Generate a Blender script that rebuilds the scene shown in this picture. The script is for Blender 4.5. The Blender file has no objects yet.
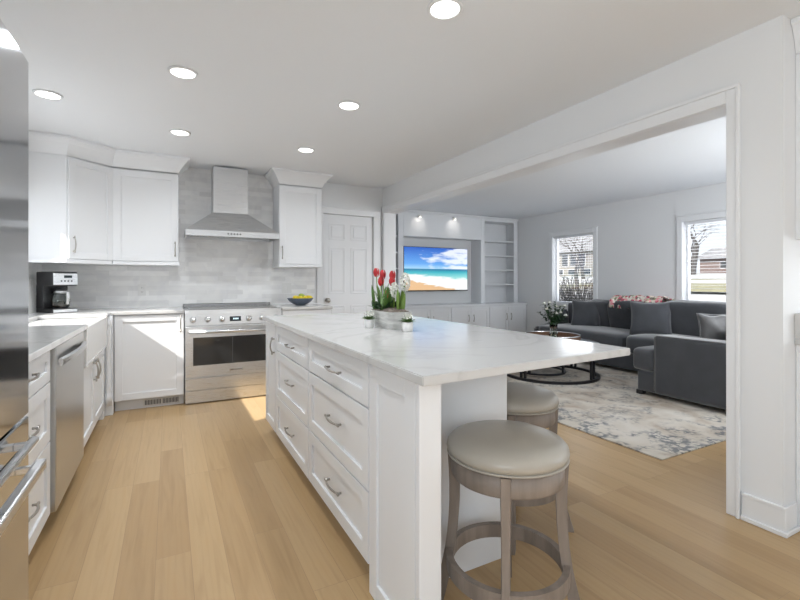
import bpy, bmesh, math, random
from mathutils import Vector, Matrix, noise
R = math.radians
S = bpy.context.scene
COL = S.collection
random.seed(7)

# ------------------------------------------------------------------ camera
cam = bpy.data.cameras.new('camera'); camo = bpy.data.objects.new('camera', cam); COL.objects.link(camo)
camo.location = (0, 0, 1.19); camo.rotation_euler = (R(90), 0, R(-27.7))
cam.sensor_width = 36; cam.lens = 19.8; cam.shift_y = -18.7/800; cam.clip_start = .05; cam.clip_end = 300
S.camera = camo

# ------------------------------------------------------------------ world, sun, window daylight and added fill lights
w = bpy.data.worlds.new('sky'); S.world = w; w.use_nodes = True
bg = w.node_tree.nodes['Background']
bg.inputs[0].default_value = (.86, .92, 1.0, 1); bg.inputs[1].default_value = .74
sun = bpy.data.lights.new('sun', 'SUN'); sun.energy = 5.0; sun.angle = R(.6); sun.color = (1, .96, .9)
suno = bpy.data.objects.new('sun', sun); COL.objects.link(suno)
suno.rotation_euler = Vector((1, .33, -.8)).to_track_quat('-Z', 'Y').to_euler(); suno.location = (-6, -1, 6)
def area(name, loc, d, sx, sy, e, col=(1, 1, 1)):
    l = bpy.data.lights.new(name, 'AREA'); l.shape = 'RECTANGLE'; l.size = sx; l.size_y = sy; l.energy = e; l.color = col
    o = bpy.data.objects.new(name, l); COL.objects.link(o); o.location = loc
    o.rotation_euler = Vector(d).to_track_quat('-Z', 'Y').to_euler(); return o
area('added_fill_patio', (1.1, -3.3, 1.15), (0, 1, 0), 3.0, 2.1, 3, (.88, .95, 1))  # added fill light behind the camera, outside an invented patio door
area('added_fill_dining', (4.75, -.6, 1.4), (-1, 0, 0), 1.7, 1.5, 27, (.88, .95, 1))  # added fill from the right, outside an invented dining window
area('daylight_kitchen_window', (-1.33, 3.97, 1.45), (1, 0, 0), 1.3, .9, 1., (.90, .96, 1))
area('added_fill_side', (-1.36, -1.3, 1.5), (1, 0, 0), 2.0, 1.2, 37, (.88, .95, 1))  # added to brighten the island's left face; its window is invented
area('added_fill_living', (4.6, .82, 1.45), (0, 1, 0), 2.2, 1.4, 54, (.93, .965, 1))  # added fill for the living room, set at an unseen invented window
area('daylight_front_window', (6.42, 5.38, 1.45), (-1, 0, 0), .85, 1.0, 4, (.93, .965, 1))
area('daylight_front_window_2', (6.42, 3.0, 1.45), (-1, 0, 0), .95, 1.0, 4.5, (.93, .965, 1))
vs = S.view_settings
vs.view_transform = 'Standard'; vs.look = 'None'; vs.gamma = 1; vs.use_curve_mapping = False; vs.exposure = 0.76

# ------------------------------------------------------------------ materials
def nm(name):
    m = bpy.data.materials.new(name); m.use_nodes = True
    return m, m.node_tree.nodes, m.node_tree.links, m.node_tree.nodes['Principled BSDF']
def mat(name, c, rough=.5, metal=0, var=0, vscale=8, bump=0, bscale=60, coat=0, spec=.5, sheen=0, trans=0, stretch=None):
    m, n, l, b = nm(name)
    b.inputs['Base Color'].default_value = (*c, 1); b.inputs['Roughness'].default_value = rough
    b.inputs['Metallic'].default_value = metal; b.inputs['Coat Weight'].default_value = coat
    b.inputs['Specular IOR Level'].default_value = spec; b.inputs['Sheen Weight'].default_value = sheen
    b.inputs['Transmission Weight'].default_value = trans
    tc = n.new('ShaderNodeTexCoord'); mp = n.new('ShaderNodeMapping'); l.new(tc.outputs['Object'], mp.inputs[0])
    if stretch: mp.inputs['Scale'].default_value = stretch
    if var:
        t = n.new('ShaderNodeTexNoise'); t.inputs['Scale'].default_value = vscale; t.inputs['Detail'].default_value = 4
        l.new(mp.outputs[0], t.inputs[0])
        r = n.new('ShaderNodeValToRGB'); r.color_ramp.elements[0].position = .3; r.color_ramp.elements[1].position = .7
        r.color_ramp.elements[0].color = (*[x*(1-var) for x in c], 1); r.color_ramp.elements[1].color = (*[min(1, x*(1+var)) for x in c], 1)
        l.new(t.outputs[0], r.inputs[0]); l.new(r.outputs[0], b.inputs['Base Color'])
    if bump:
        t = n.new('ShaderNodeTexNoise'); t.inputs['Scale'].default_value = bscale; l.new(mp.outputs[0], t.inputs[0])
        bp = n.new('ShaderNodeBump'); bp.inputs['Strength'].default_value = bump; bp.inputs['Distance'].default_value = .004
        l.new(t.outputs[0], bp.inputs['Height']); l.new(bp.outputs[0], b.inputs['Normal'])
    return m
def emis(name, c, s):
    m, n, l, b = nm(name); b.inputs['Base Color'].default_value = (*c, 1)
    b.inputs['Emission Color'].default_value = (*c, 1); b.inputs['Emission Strength'].default_value = s; return m
def ramp(n, pts):
    r = n.new('ShaderNodeValToRGB'); e = r.color_ramp.elements
    while len(e) < len(pts): e.new(.5)
    for x, (p, c) in zip(e, pts): x.position = p; x.color = (*c, 1)
    return r
def mixc(n, l, a, b, f, mode='MIX'):
    x = n.new('ShaderNodeMix'); x.data_type = 'RGBA'; x.blend_type = mode
    for s, v in ((6, a), (7, b), (0, f)):
        if hasattr(v, 'is_linked'): l.new(v, x.inputs[s])
        elif isinstance(v, tuple): x.inputs[s].default_value = (*v, 1)
        else: x.inputs[s].default_value = v
    return x.outputs[2]
def math_(n, l, op, a, b=0., c=None):
    x = n.new('ShaderNodeMath'); x.operation = op
    for i, v in enumerate((a, b) if c is None else (a, b, c)):
        if hasattr(v, 'is_linked'): l.new(v, x.inputs[i])
        else: x.inputs[i].default_value = v
    return x.outputs[0]

def floor_mat():
    m, n, l, b = nm('oak_planks')
    tc = n.new('ShaderNodeTexCoord'); mp = n.new('ShaderNodeMapping'); l.new(tc.outputs['Object'], mp.inputs[0])
    mp.inputs['Rotation'].default_value = (0, 0, R(90)); mp.inputs['Location'].default_value = (.3, .05, 0)
    br = n.new('ShaderNodeTexBrick'); l.new(mp.outputs[0], br.inputs[0])
    br.offset = .37; br.offset_frequency = 3
    br.inputs['Scale'].default_value = 1; br.inputs['Brick Width'].default_value = 1.35; br.inputs['Row Height'].default_value = .135
    br.inputs['Mortar Size'].default_value = .0009; br.inputs['Mortar Smooth'].default_value = .3; br.inputs['Bias'].default_value = 0
    br.inputs['Color1'].default_value = (.425, .280, .138, 1); br.inputs['Color2'].default_value = (.52, .36, .19, 1)
    br.inputs['Mortar'].default_value = (.33, .215, .115, 1)
    # grain, shifted from plank to plank
    sh = n.new('ShaderNodeVectorMath'); sh.operation = 'MULTIPLY_ADD'; l.new(br.outputs['Color'], sh.inputs[0])
    sh.inputs[1].default_value = (37, 37, 37); l.new(mp.outputs[0], sh.inputs[2])
    m2 = n.new('ShaderNodeMapping'); l.new(sh.outputs[0], m2.inputs[0]); m2.inputs['Scale'].default_value = (1.1, 15, 1)
    g = n.new('ShaderNodeTexNoise'); g.inputs['Scale'].default_value = 1.6; g.inputs['Detail'].default_value = 7; g.inputs['Distortion'].default_value = .6
    l.new(m2.outputs[0], g.inputs[0])
    gr = ramp(n, [(.3, (.89, .865, .83)), (.5, (1, 1, 1)), (.72, (1.0, .97, .93))]); l.new(g.outputs[0], gr.inputs[0])
    m3 = n.new('ShaderNodeMapping'); l.new(sh.outputs[0], m3.inputs[0]); m3.inputs['Scale'].default_value = (.6, 5, 1)
    wv = n.new('ShaderNodeTexWave'); wv.wave_type = 'RINGS'; wv.inputs['Scale'].default_value = 2.2; wv.inputs['Distortion'].default_value = 7; wv.inputs['Detail'].default_value = 2
    l.new(m3.outputs[0], wv.inputs[0])
    wr = ramp(n, [(0, (.93, .91, .88)), (.45, (1, 1, 1))]); l.new(wv.outputs[0], wr.inputs[0])
    c = mixc(n, l, br.outputs['Color'], gr.outputs[0], 1., 'MULTIPLY'); c = mixc(n, l, c, wr.outputs[0], .35, 'MULTIPLY')
    l.new(c, b.inputs['Base Color']); b.inputs['Roughness'].default_value = .34; b.inputs['Specular IOR Level'].default_value = .42
    bp = n.new('ShaderNodeBump'); bp.inputs['Strength'].default_value = .25; bp.inputs['Distance'].default_value = .002
    h = math_(n, l, 'SUBTRACT', g.outputs[0], br.outputs['Fac']); l.new(h, bp.inputs['Height']); l.new(bp.outputs[0], b.inputs['Normal'])
    return m
def tile_mat():
    m, n, l, b = nm('marble_tile')
    tc = n.new('ShaderNodeTexCoord'); mp = n.new('ShaderNodeMapping'); l.new(tc.outputs['Object'], mp.inputs[0])
    mp.inputs['Rotation'].default_value = (R(90), 0, 0)
    br = n.new('ShaderNodeTexBrick'); l.new(mp.outputs[0], br.inputs[0]); br.offset = .42; br.offset_frequency = 2; br.squash = .7; br.squash_frequency = 3
    br.inputs['Scale'].default_value = 1; br.inputs['Brick Width'].default_value = .27; br.inputs['Row Height'].default_value = .052
    br.inputs['Mortar Size'].default_value = .0012; br.inputs['Mortar Smooth'].default_value = .4
    br.inputs['Color1'].default_value = (.80, .80, .80, 1); br.inputs['Color2'].default_value = (.95, .95, .95, 1); br.inputs['Mortar'].default_value = (.88, .88, .87, 1)
    t = n.new('ShaderNodeTexNoise'); t.inputs['Scale'].default_value = 5; t.inputs['Detail'].default_value = 6; t.inputs['Distortion'].default_value = 1.5; l.new(mp.outputs[0], t.inputs[0])
    r = ramp(n, [(.3, (.9, .9, .91)), (.6, (1, 1, .99))]); l.new(t.outputs[0], r.inputs[0])
    l.new(mixc(n, l, br.outputs['Color'], r.outputs[0], 1., 'MULTIPLY'), b.inputs['Base Color']); b.inputs['Roughness'].default_value = .28
    bp = n.new('ShaderNodeBump'); bp.invert = True; bp.inputs['Strength'].default_value = .4; bp.inputs['Distance'].default_value = .0015
    l.new(br.outputs['Fac'], bp.inputs['Height']); l.new(bp.outputs[0], b.inputs['Normal']); return m
def quartz_mat():
    m, n, l, b = nm('white_quartz')
    tc = n.new('ShaderNodeTexCoord')
    t = n.new('ShaderNodeTexNoise'); t.inputs['Scale'].default_value = 1.1; t.inputs['Detail'].default_value = 6; t.inputs['Distortion'].default_value = 2.2
    l.new(tc.outputs['Object'], t.inputs[0])
    r = ramp(n, [(.46, (.61, .608, .60)), (.5, (.545, .543, .535)), (.525, (.61, .608, .60)), (.62, (.595, .593, .585))]); l.new(t.outputs[0], r.inputs[0])
    l.new(r.outputs[0], b.inputs['Base Color']); b.inputs['Roughness'].default_value = .14; b.inputs['Specular IOR Level'].default_value = .36; return m
def steel_mat(name, c, rough, sc=(1, 1, 90)):
    m, n, l, b = nm(name); b.inputs['Metallic'].default_value = 1; b.inputs['Base Color'].default_value = (*c, 1)
    tc = n.new('ShaderNodeTexCoord'); mp = n.new('ShaderNodeMapping'); mp.inputs['Scale'].default_value = sc; l.new(tc.outputs['Object'], mp.inputs[0])
    t = n.new('ShaderNodeTexNoise'); t.inputs['Scale'].default_value = 6; l.new(mp.outputs[0], t.inputs[0])
    l.new(math_(n, l, 'MULTIPLY_ADD', t.outputs[0], .05, rough-.025), b.inputs['Roughness']); return m
def rug_mat():
    m, n, l, b = nm('distressed_rug')
    tc = n.new('ShaderNodeTexCoord')
    def noi(s, d=5, dist=0., off=0):
        mp = n.new('ShaderNodeMapping'); mp.inputs['Location'].default_value = (off, off, 0); l.new(tc.outputs['Object'], mp.inputs[0])
        t = n.new('ShaderNodeTexNoise'); t.inputs['Scale'].default_value = s; t.inputs['Detail'].default_value = d; t.inputs['Distortion'].default_value = dist
        l.new(mp.outputs[0], t.inputs[0]); return t.outputs[0]
    base = ramp(n, [(.35, (.46, .39, .32)), (.5, (.60, .55, .48)), (.68, (.66, .62, .56))]); l.new(noi(2.5, 6, 1), base.inputs[0])
    sp = n.new('ShaderNodeSeparateXYZ'); l.new(tc.outputs['Object'], sp.inputs[0])
    # distance to the rug's edge, object space centred
    ax = math_(n, l, 'SUBTRACT', 1.5, math_(n, l, 'ABSOLUTE', sp.outputs[0])); ay = math_(n, l, 'SUBTRACT', 1.6, math_(n, l, 'ABSOLUTE', sp.outputs[1]))
    e = math_(n, l, 'MINIMUM', ax, ay)
    band = ramp(n, [(.0, (1, 1, 1)), (.30, (.8, .8, .8)), (.36, (.35, .35, .35)), (.95, (.45, .45, .45))]); l.new(e, band.inputs[0])
    v = n.new('ShaderNodeTexVoronoi'); v.feature = 'DISTANCE_TO_EDGE'; v.inputs['Scale'].default_value = 9; l.new(tc.outputs['Object'], v.inputs[0])
    vr = ramp(n, [(.04, (1, 1, 1)), (.10, (0, 0, 0))]); l.new(v.outputs[0], vr.inputs[0])
    nr = ramp(n, [(.46, (0, 0, 0)), (.56, (1, 1, 1))]); l.new(noi(26, 8, .3), nr.inputs[0])
    nr2 = ramp(n, [(.44, (0, 0, 0)), (.6, (1, 1, 1))]); l.new(noi(5, 5, .5, 4), nr2.inputs[0])
    f = math_(n, l, 'MULTIPLY', math_(n, l, 'MULTIPLY', math_(n, l, 'ADD', math_(n, l, 'MULTIPLY', vr.outputs[0], .6), nr.outputs[0]), nr2.outputs[0]), band.outputs[0])
    c = mixc(n, l, base.outputs[0], (.13, .145, .17), math_(n, l, 'MINIMUM', f, .8))
    l.new(c, b.inputs['Base Color']); b.inputs['Roughness'].default_value = .95; b.inputs['Specular IOR Level'].default_value = .1
    bp = n.new('ShaderNodeBump'); bp.inputs['Strength'].default_value = .5; bp.inputs['Distance'].default_value = .004
    l.new(noi(120, 2), bp.inputs['Height']); l.new(bp.outputs[0], b.inputs['Normal']); return m
def screen_mat():
    m, n, l, b = nm('beach_picture_screen')
    tc = n.new('ShaderNodeTexCoord'); sp = n.new('ShaderNodeSeparateXYZ'); l.new(tc.outputs['Generated'], sp.inputs[0]); u, v = sp.outputs[0], sp.outputs[2]
    def noi(s, sc, d=6):
        mp = n.new('ShaderNodeMapping'); mp.inputs['Scale'].default_value = sc; l.new(tc.outputs['Generated'], mp.inputs[0])
        t = n.new('ShaderNodeTexNoise'); t.inputs['Scale'].default_value = s; t.inputs['Detail'].default_value = d; l.new(mp.outputs[0], t.inputs[0]); return t.outputs[0]
    sky = ramp(n, [(.50, (.34, .62, .85)), (.62, (.10, .34, .78)), (1, (.012, .10, .50))]); l.new(v, sky.inputs[0])
    cl = math_(n, l, 'ADD', noi(3.2, (1, 1, 2.4)), math_(n, l, 'MULTIPLY', math_(n, l, 'SUBTRACT', u, .55), .28))
    cr = ramp(n, [(.46, (0, 0, 0)), (.60, (1, 1, 1))]); l.new(cl, cr.inputs[0])
    skyc = mixc(n, l, sky.outputs[0], (.85, .89, .96), math_(n, l, 'MULTIPLY', cr.outputs[0], .85))
    wob = math_(n, l, 'MULTIPLY', math_(n, l, 'SUBTRACT', noi(7, (1, 1, 3)), .5), .16)
    sea = ramp(n, [(.30, (.26, .66, .66)), (.42, (.03, .42, .50)), (.48, (.01, .17, .33)), (.50, (.02, .2, .38))]); l.new(v, sea.inputs[0])
    # shoreline coordinate: height above a line falling to the right
    s = math_(n, l, 'ADD', math_(n, l, 'MULTIPLY_ADD', u, .30, v), wob)
    foam = ramp(n, [(.355, (1, 1, 1)), (.40, (0, 0, 0))]); l.new(math_(n, l, 'MULTIPLY_ADD', u, .12, math_(n, l, 'ADD', v, wob)), foam.inputs[0])
    seac = mixc(n, l, sea.outputs[0], (.86, .9, .9), foam.outputs[0])
    sand = ramp(n, [(.235, (1, 1, 1)), (.262, (0, 0, 0))]); l.new(s, sand.inputs[0])
    low = mixc(n, l, seac, (.74, .47, .25), sand.outputs[0])
    hz = ramp(n, [(.497, (0, 0, 0)), (.503, (1, 1, 1))]); l.new(v, hz.inputs[0])
    c = mixc(n, l, low, skyc, hz.outputs[0])
    b.inputs['Base Color'].default_value = (.01, .01, .01, 1); b.inputs['Roughness'].default_value = .25
    l.new(c, b.inputs['Emission Color']); b.inputs['Emission Strength'].default_value = .68; return m
def floral_mat():
    m, n, l, b = nm('floral_fabric')
    tc = n.new('ShaderNodeTexCoord'); v = n.new('ShaderNodeTexVoronoi'); v.inputs['Scale'].default_value = 32; l.new(tc.outputs['Object'], v.inputs[0])
    r = ramp(n, [(.0, (.75, .68, .58)), (.25, (.62, .10, .16)), (.42, (.80, .72, .62)), (.55, (.82, .35, .38)), (.7, (.18, .16, .12)), (.8, (.85, .80, .72)), (.9, (.30, .34, .16))])
    r.color_ramp.interpolation = 'CONSTANT'; sp = n.new('ShaderNodeSeparateColor'); l.new(v.outputs['Color'], sp.inputs[0]); l.new(sp.outputs[0], r.inputs[0])
    l.new(r.outputs[0], b.inputs['Base Color']); b.inputs['Roughness'].default_value = .9; return m
def lawn_mat():
    m, n, l, b = nm('snow_and_lawn')
    tc = n.new('ShaderNodeTexCoord'); mp = n.new('ShaderNodeMapping'); mp.inputs['Scale'].default_value = (1, .25, 1); l.new(tc.outputs['Object'], mp.inputs[0])
    t = n.new('ShaderNodeTexNoise'); t.inputs['Scale'].default_value = .35; t.inputs['Detail'].default_value = 7; l.new(mp.outputs[0], t.inputs[0])
    r = ramp(n, [(.36, (.20, .20, .13)), (.44, (.36, .36, .35)), (.52, (.44, .455, .48))]); l.new(t.outputs[0], r.inputs[0])
    l.new(r.outputs[0], b.inputs['Base Color']); b.inputs['Roughness'].default_value = .9; return m

WALL = mat('grey_white_wall_paint', (.79, .80, .81), .6, bump=.05, bscale=220)
CEIL = mat('ceiling_paint', (.86, .885, .915), .8, bump=.05, bscale=220)
TRIM = mat('white_trim_paint', (.82, .83, .845), .35)
CAB = mat('white_cabinet_lacquer', (.81, .825, .845), .32)
DARK = mat('shadow_gap_board', (.20, .20, .20), .7)
FLOOR = floor_mat(); TILE = tile_mat(); QZ = quartz_mat()
STEEL = steel_mat('brushed_steel', (.68, .69, .70), .28)
MIRROR = steel_mat('polished_steel_panel', (.60, .62, .65), .10)
STEELV = steel_mat('brushed_steel_dishwasher', (.60, .60, .59), .30)
NICK = mat('brushed_nickel', (.42, .40, .37), .28, 1)
CHROME = mat('chrome', (.75, .75, .75), .12, 1)
BLACKP = mat('black_plastic', (.018, .018, .02), .38)
BLKGL = mat('black_glass', (.012, .013, .016), .06)
OVENGL = mat('oven_glass', (.02, .02, .02), .05)
GREYM = mat('dark_grille_metal', (.07, .07, .075), .45, .6)
CERAM = mat('white_ceramic', (.82, .82, .81), .12)
LEATH = mat('taupe_leather', (.40, .37, .32), .33, var=.04, vscale=5, bump=.08, bscale=160)
DRIFT = mat('weathered_grey_wood', (.235, .195, .165), .5, var=.22, vscale=5, stretch=(5, 5, .6), bump=.1)
VEL = mat('charcoal_velvet', (.050, .054, .063), .8, sheen=.55, var=.12, vscale=6)
VELD = mat('dark_charcoal_weave', (.040, .043, .050), .85, sheen=.4, var=.15, vscale=30)
VELL = mat('silver_grey_velvet', (.11, .11, .112), .5, sheen=.6, var=.25, vscale=9)
FLOR = floral_mat(); RUG = rug_mat(); SCREEN = screen_mat()
IRON = mat('dark_bronze_iron', (.035, .035, .04), .4, .7)
MARB = mat('pale_marble', (.62, .65, .70), .12, var=.08, vscale=4)
WALN = mat('walnut_wood', (.13, .065, .035), .35, var=.25, vscale=6, stretch=(1, 8, 1))
GREYL = mat('slate_glaze', (.10, .125, .17), .35, var=.15, vscale=12)
LEMON = mat('lemon_peel', (.80, .62, .03), .4, bump=.2, bscale=90)
LIME = mat('green_lime_peel', (.33, .42, .06), .4, bump=.2, bscale=90)
WASH = mat('whitewashed_wood', (.60, .60, .58), .7, var=.28, vscale=10, stretch=(1, 1, 5), bump=.3, bscale=30)
MOSS = mat('dry_moss', (.17, .14, .12), .95, var=.5, vscale=60, bump=1, bscale=120)
LEAF = mat('leaf_green', (.09, .18, .04), .45, var=.3, vscale=20)
LEAFD = mat('dark_leaf_green', (.025, .065, .022), .4, var=.35, vscale=20)
STEM = mat('stem_green', (.17, .28, .05), .5)
TULIP = mat('red_tulip_petal', (.50, .02, .025), .45, var=.25, vscale=20)
PETAL = mat('white_petal', (.80, .80, .74), .6, var=.06, vscale=30)
GLASS = mat('clear_glass', (.95, .992, .97), .02, trans=1); GLASS.node_tree.nodes['Principled BSDF'].inputs['IOR'].default_value = 1.45
def pane_mat():
    m = bpy.data.materials.new('window_pane_glass'); m.use_nodes = True; n = m.node_tree.nodes; l = m.node_tree.links; n.clear()
    o = n.new('ShaderNodeOutputMaterial'); mx = n.new('ShaderNodeMixShader'); t = n.new('ShaderNodeBsdfTransparent'); g = n.new('ShaderNodeBsdfGlossy')
    g.inputs['Roughness'].default_value = .02; mx.inputs[0].default_value = .06
    l.new(t.outputs[0], mx.inputs[1]); l.new(g.outputs[0], mx.inputs[2]); l.new(mx.outputs[0], o.inputs[0]); return m
PANE = pane_mat()
PLATE = mat('white_plastic', (.80, .80, .79), .4)
LENS = emis('lit_lamp_lens', (1, .992, .94), 4)
GLOWP = emis('lit_puck_lens', (1, .93, .82), 2.5)
DIGIT = mat('display_glass', (.02, .03, .035), .1)
BLIND = mat('white_blind_slat', (.80, .81, .84), .5)
SNOW = lawn_mat(); ASPH = mat('wet_street', (.42, .43, .45), .5, var=.15, vscale=1)
GRASS = mat('olive_lawn', (.23, .22, .14), .9, var=.2, vscale=2)
HWALL = mat('cream_house_siding', (.25, .235, .205), .8); ROOF = mat('snowy_grey_roof', (.24, .24, .25), .9, var=.3, vscale=1.5)
BRICKR = mat('faded_red_brick', (.16, .12, .11), .9, var=.15, vscale=4); BARK = mat('grey_bark', (.07, .062, .055), .9, var=.3, vscale=5)
TWIG = mat('dark_twigs', (.05, .045, .042), .9); HWIN = mat('dark_house_window', (.05, .055, .06), .2)

# ------------------------------------------------------------------ mesh helpers
class MB:
    def __init__(s): s.bm = bmesh.new()
    def _add(s, t, smooth=False):
        me = bpy.data.meshes.new('t'); t.to_mesh(me); t.free()
        if smooth:
            for p in me.polygons: p.use_smooth = True
        s.bm.from_mesh(me); bpy.data.meshes.remove(me); return s
    def box(s, x0, x1, y0, y1, z0, z1, bev=0, seg=1, M=None, smooth=False):
        t = bmesh.new(); bmesh.ops.create_cube(t, size=1)
        for v in t.verts: v.co = Vector((x0+(v.co.x+.5)*(x1-x0), y0+(v.co.y+.5)*(y1-y0), z0+(v.co.z+.5)*(z1-z0)))
        if bev: bmesh.ops.bevel(t, geom=t.edges[:], offset=bev, segments=seg, affect='EDGES', profile=.5)
        if M is not None: bmesh.ops.transform(t, matrix=M, verts=t.verts)
        if M is not None and M.determinant() < 0: bmesh.ops.reverse_faces(t, faces=t.faces)
        return s._add(t, smooth)
    def prism(s, pts, z0, z1, bev=0, M=None, smooth=False):
        t = bmesh.new(); a = [t.verts.new((x, y, z0)) for x, y in pts]; b = [t.verts.new((x, y, z1)) for x, y in pts]
        t.faces.new(a[::-1]); t.faces.new(b); k = len(pts)
        for i in range(k): t.faces.new((a[i], a[(i+1) % k], b[(i+1) % k], b[i]))
        if M is not None: bmesh.ops.transform(t, matrix=M, verts=t.verts)
        bmesh.ops.recalc_face_normals(t, faces=t.faces)
        if bev: bmesh.ops.bevel(t, geom=t.edges[:], offset=bev, segments=2, affect='EDGES')
        return s._add(t, smooth)
    def lathe(s, prof, c=(0, 0, 0), n=32, M=None, smooth=True):
        t = bmesh.new(); rings = []
        for r, z in prof:
            if r < 1e-5: rings.append([t.verts.new((0, 0, z))])
            else: rings.append([t.verts.new((r*math.cos(2*math.pi*i/n), r*math.sin(2*math.pi*i/n), z)) for i in range(n)])
        for a, b in zip(rings, rings[1:]):
            for i in range(n):
                j = (i+1) % n
                f = [a[i % len(a)], a[j % len(a)], b[j % len(b)], b[i % len(b)]]
                f = list(dict.fromkeys(f))
                if len(f) > 2: t.faces.new(f)
        bmesh.ops.recalc_face_normals(t, faces=t.faces)
        T = Matrix.Translation(c) if M is None else Matrix.Translation(c) @ M
        bmesh.ops.transform(t, matrix=T, verts=t.verts); return s._add(t, smooth)
    def tube(s, pts, r, n=8, smooth=True, cap=True):
        pts = [Vector(p) for p in pts]; rs = r if isinstance(r, (list, tuple)) else [r]*len(pts)
        t = bmesh.new(); rings = []; up = None
        for i, p in enumerate(pts):
            d = (pts[min(i+1, len(pts)-1)]-pts[max(i-1, 0)]).normalized()
            if up is None: up = d.orthogonal().normalized()
            up = (up-d*up.dot(d)).normalized(); sd = d.cross(up)
            rings.append([t.verts.new(p+(up*math.cos(a)+sd*math.sin(a))*rs[i]) for a in [2*math.pi*k/n for k in range(n)]])
        for a, b in zip(rings, rings[1:]):
            for i in range(n): t.faces.new((a[i], a[(i+1) % n], b[(i+1) % n], b[i]))
        if cap: t.faces.new(rings[0][::-1]); t.faces.new(rings[-1])
        bmesh.ops.recalc_face_normals(t, faces=t.faces); return s._add(t, smooth)
    def sweep(s, path, prof, closed=False):   # path: list of (pos, side vector, up vector); prof: (a, b) offsets
        t = bmesh.new(); rings = [[t.verts.new(Vector(p)+Vector(u)*a+Vector(v)*b) for a, b in prof] for p, u, v in path]
        k = len(prof); pr = list(zip(rings, rings[1:]))+([(rings[-1], rings[0])] if closed else [])
        for a, b in pr:
            for i in range(k): t.faces.new((a[i], a[(i+1) % k], b[(i+1) % k], b[i]))
        if not closed: t.faces.new(rings[0][::-1]); t.faces.new(rings[-1])
        bmesh.ops.recalc_face_normals(t, faces=t.faces); return s._add(t)
    def grid(s, f, nu, nv, smooth=True):
        t = bmesh.new(); g = [[t.verts.new(f(i/nu, j/nv)) for j in range(nv+1)] for i in range(nu+1)]
        for i in range(nu):
            for j in range(nv): t.faces.new((g[i][j], g[i+1][j], g[i+1][j+1], g[i][j+1]))
        return s._add(t, smooth)
    def cushion(s, c, h, rz=0, rx=0, ry=0, n=12, e=4.5, pw=0, bulge=.0, wr=.0):
        # h half sizes; superellipsoid-like box; pw>0 pinches the edge as a throw pillow
        t = bmesh.new(); bmesh.ops.create_cube(t, size=2); bmesh.ops.subdivide_edges(t, edges=t.edges[:], cuts=n, use_grid_fill=True)
        for v in t.verts:
            x, y, z = v.co
            if pw:
                k = max(0, (1-abs(x)**pw))**.5*max(0, (1-abs(z)**pw))**.5
                px = x*(1-.07*(1-abs(z)**2)); pz = z*(1-.07*(1-abs(x)**2))
                v.co = Vector((px*h[0], y*h[1]*(.10+.9*k), pz*h[2]))
            else:
                L = (abs(x)**e+abs(y)**e+abs(z)**e)**(1/e); q = Vector((x, y, z))/L
                q.z += bulge*max(0, z)*(1-q.x**2)*(1-q.y**2); v.co = Vector((q.x*h[0], q.y*h[1], q.z*h[2]))
            if wr: v.co += Vector([noise.noise(v.co*9+Vector((c[0]*7+i*5, c[1]*3, 0)))*wr for i in range(3)])
        M = Matrix.Translation(c) @ Matrix.Rotation(rz, 4, 'Z') @ Matrix.Rotation(ry, 4, 'Y') @ Matrix.Rotation(rx, 4, 'X')
        bmesh.ops.transform(t, matrix=M, verts=t.verts); return s._add(t, True)
    def build(s, name, material, parent=None, world=True):
        me = bpy.data.meshes.new(name)
        if parent is not None and world:
            root = parent
            off = Vector((0, 0, 0))
            while root is not None: off += Vector(root.location); root = root.parent
            bmesh.ops.translate(s.bm, vec=-off, verts=s.bm.verts)
        s.bm.to_mesh(me); s.bm.free(); me.materials.append(material)
        o = bpy.data.objects.new(name, me); COL.objects.link(o); o.parent = parent; return o

def thing(name, label, cat, loc=(0, 0, 0), group=None, rz=0):
    o = bpy.data.objects.new(name, None); COL.objects.link(o); o.location = loc; o.rotation_euler = (0, 0, rz); o.empty_display_size = .1
    o['label'] = label; o['category'] = cat
    if group: o['group'] = group
    return o
def tag(o, label, cat, group=None, recenter=True):
    o['label'] = label; o['category'] = cat
    if group: o['group'] = group
    return o
def struct(name, mb, m, parent=None):
    o = mb.build(name, m, parent); o['kind'] = 'structure'; return o
def lab(o, l): o['label'] = l; return o
def copy_tree(o, parent=None):
    c = o.copy(); COL.objects.link(c); c.parent = parent
    for ch in o.children: copy_tree(ch, c)
    return c
def at(o, loc, rz=0): o.location = loc; o.rotation_euler = (0, 0, rz); return o

class Fr:      # a face frame: origin o, horizontal u, outward normal n ; box(u0,u1,z0,z1,n0,n1)
    def __init__(s, o, u, n):
        u = Vector(u).normalized(); n = Vector(n).normalized()
        s.M = Matrix(((u.x, n.x, 0, o[0]), (u.y, n.y, 0, o[1]), (u.z, n.z, 1, o[2]), (0, 0, 0, 1)))
    def box(s, mb, u0, u1, z0, z1, n0, n1, bev=0): return mb.box(u0, u1, n0, n1, z0, z1, bev, M=s.M)
    def P(s, u, z, n): return s.M @ Vector((u, n, z))
def shaker(mb, fr, u0, u1, z0, z1, t=.02, rail=.06, rec=.010, g=.0016):
    u0 += g; u1 -= g; z0 += g; z1 -= g; r = min(rail, (u1-u0)*.33, (z1-z0)*.34)
    fr.box(mb, u0, u0+r, z0, z1, 0, t, .0015); fr.box(mb, u1-r, u1, z0, z1, 0, t, .0015)
    fr.box(mb, u0+r, u1-r, z0, z0+r, 0, t, .0015); fr.box(mb, u0+r, u1-r, z1-r, z1, 0, t, .0015)
    fr.box(mb, u0+r-.001, u1-r+.001, z0+r-.001, z1-r+.001, 0, t-rec)
    return mb
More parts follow.
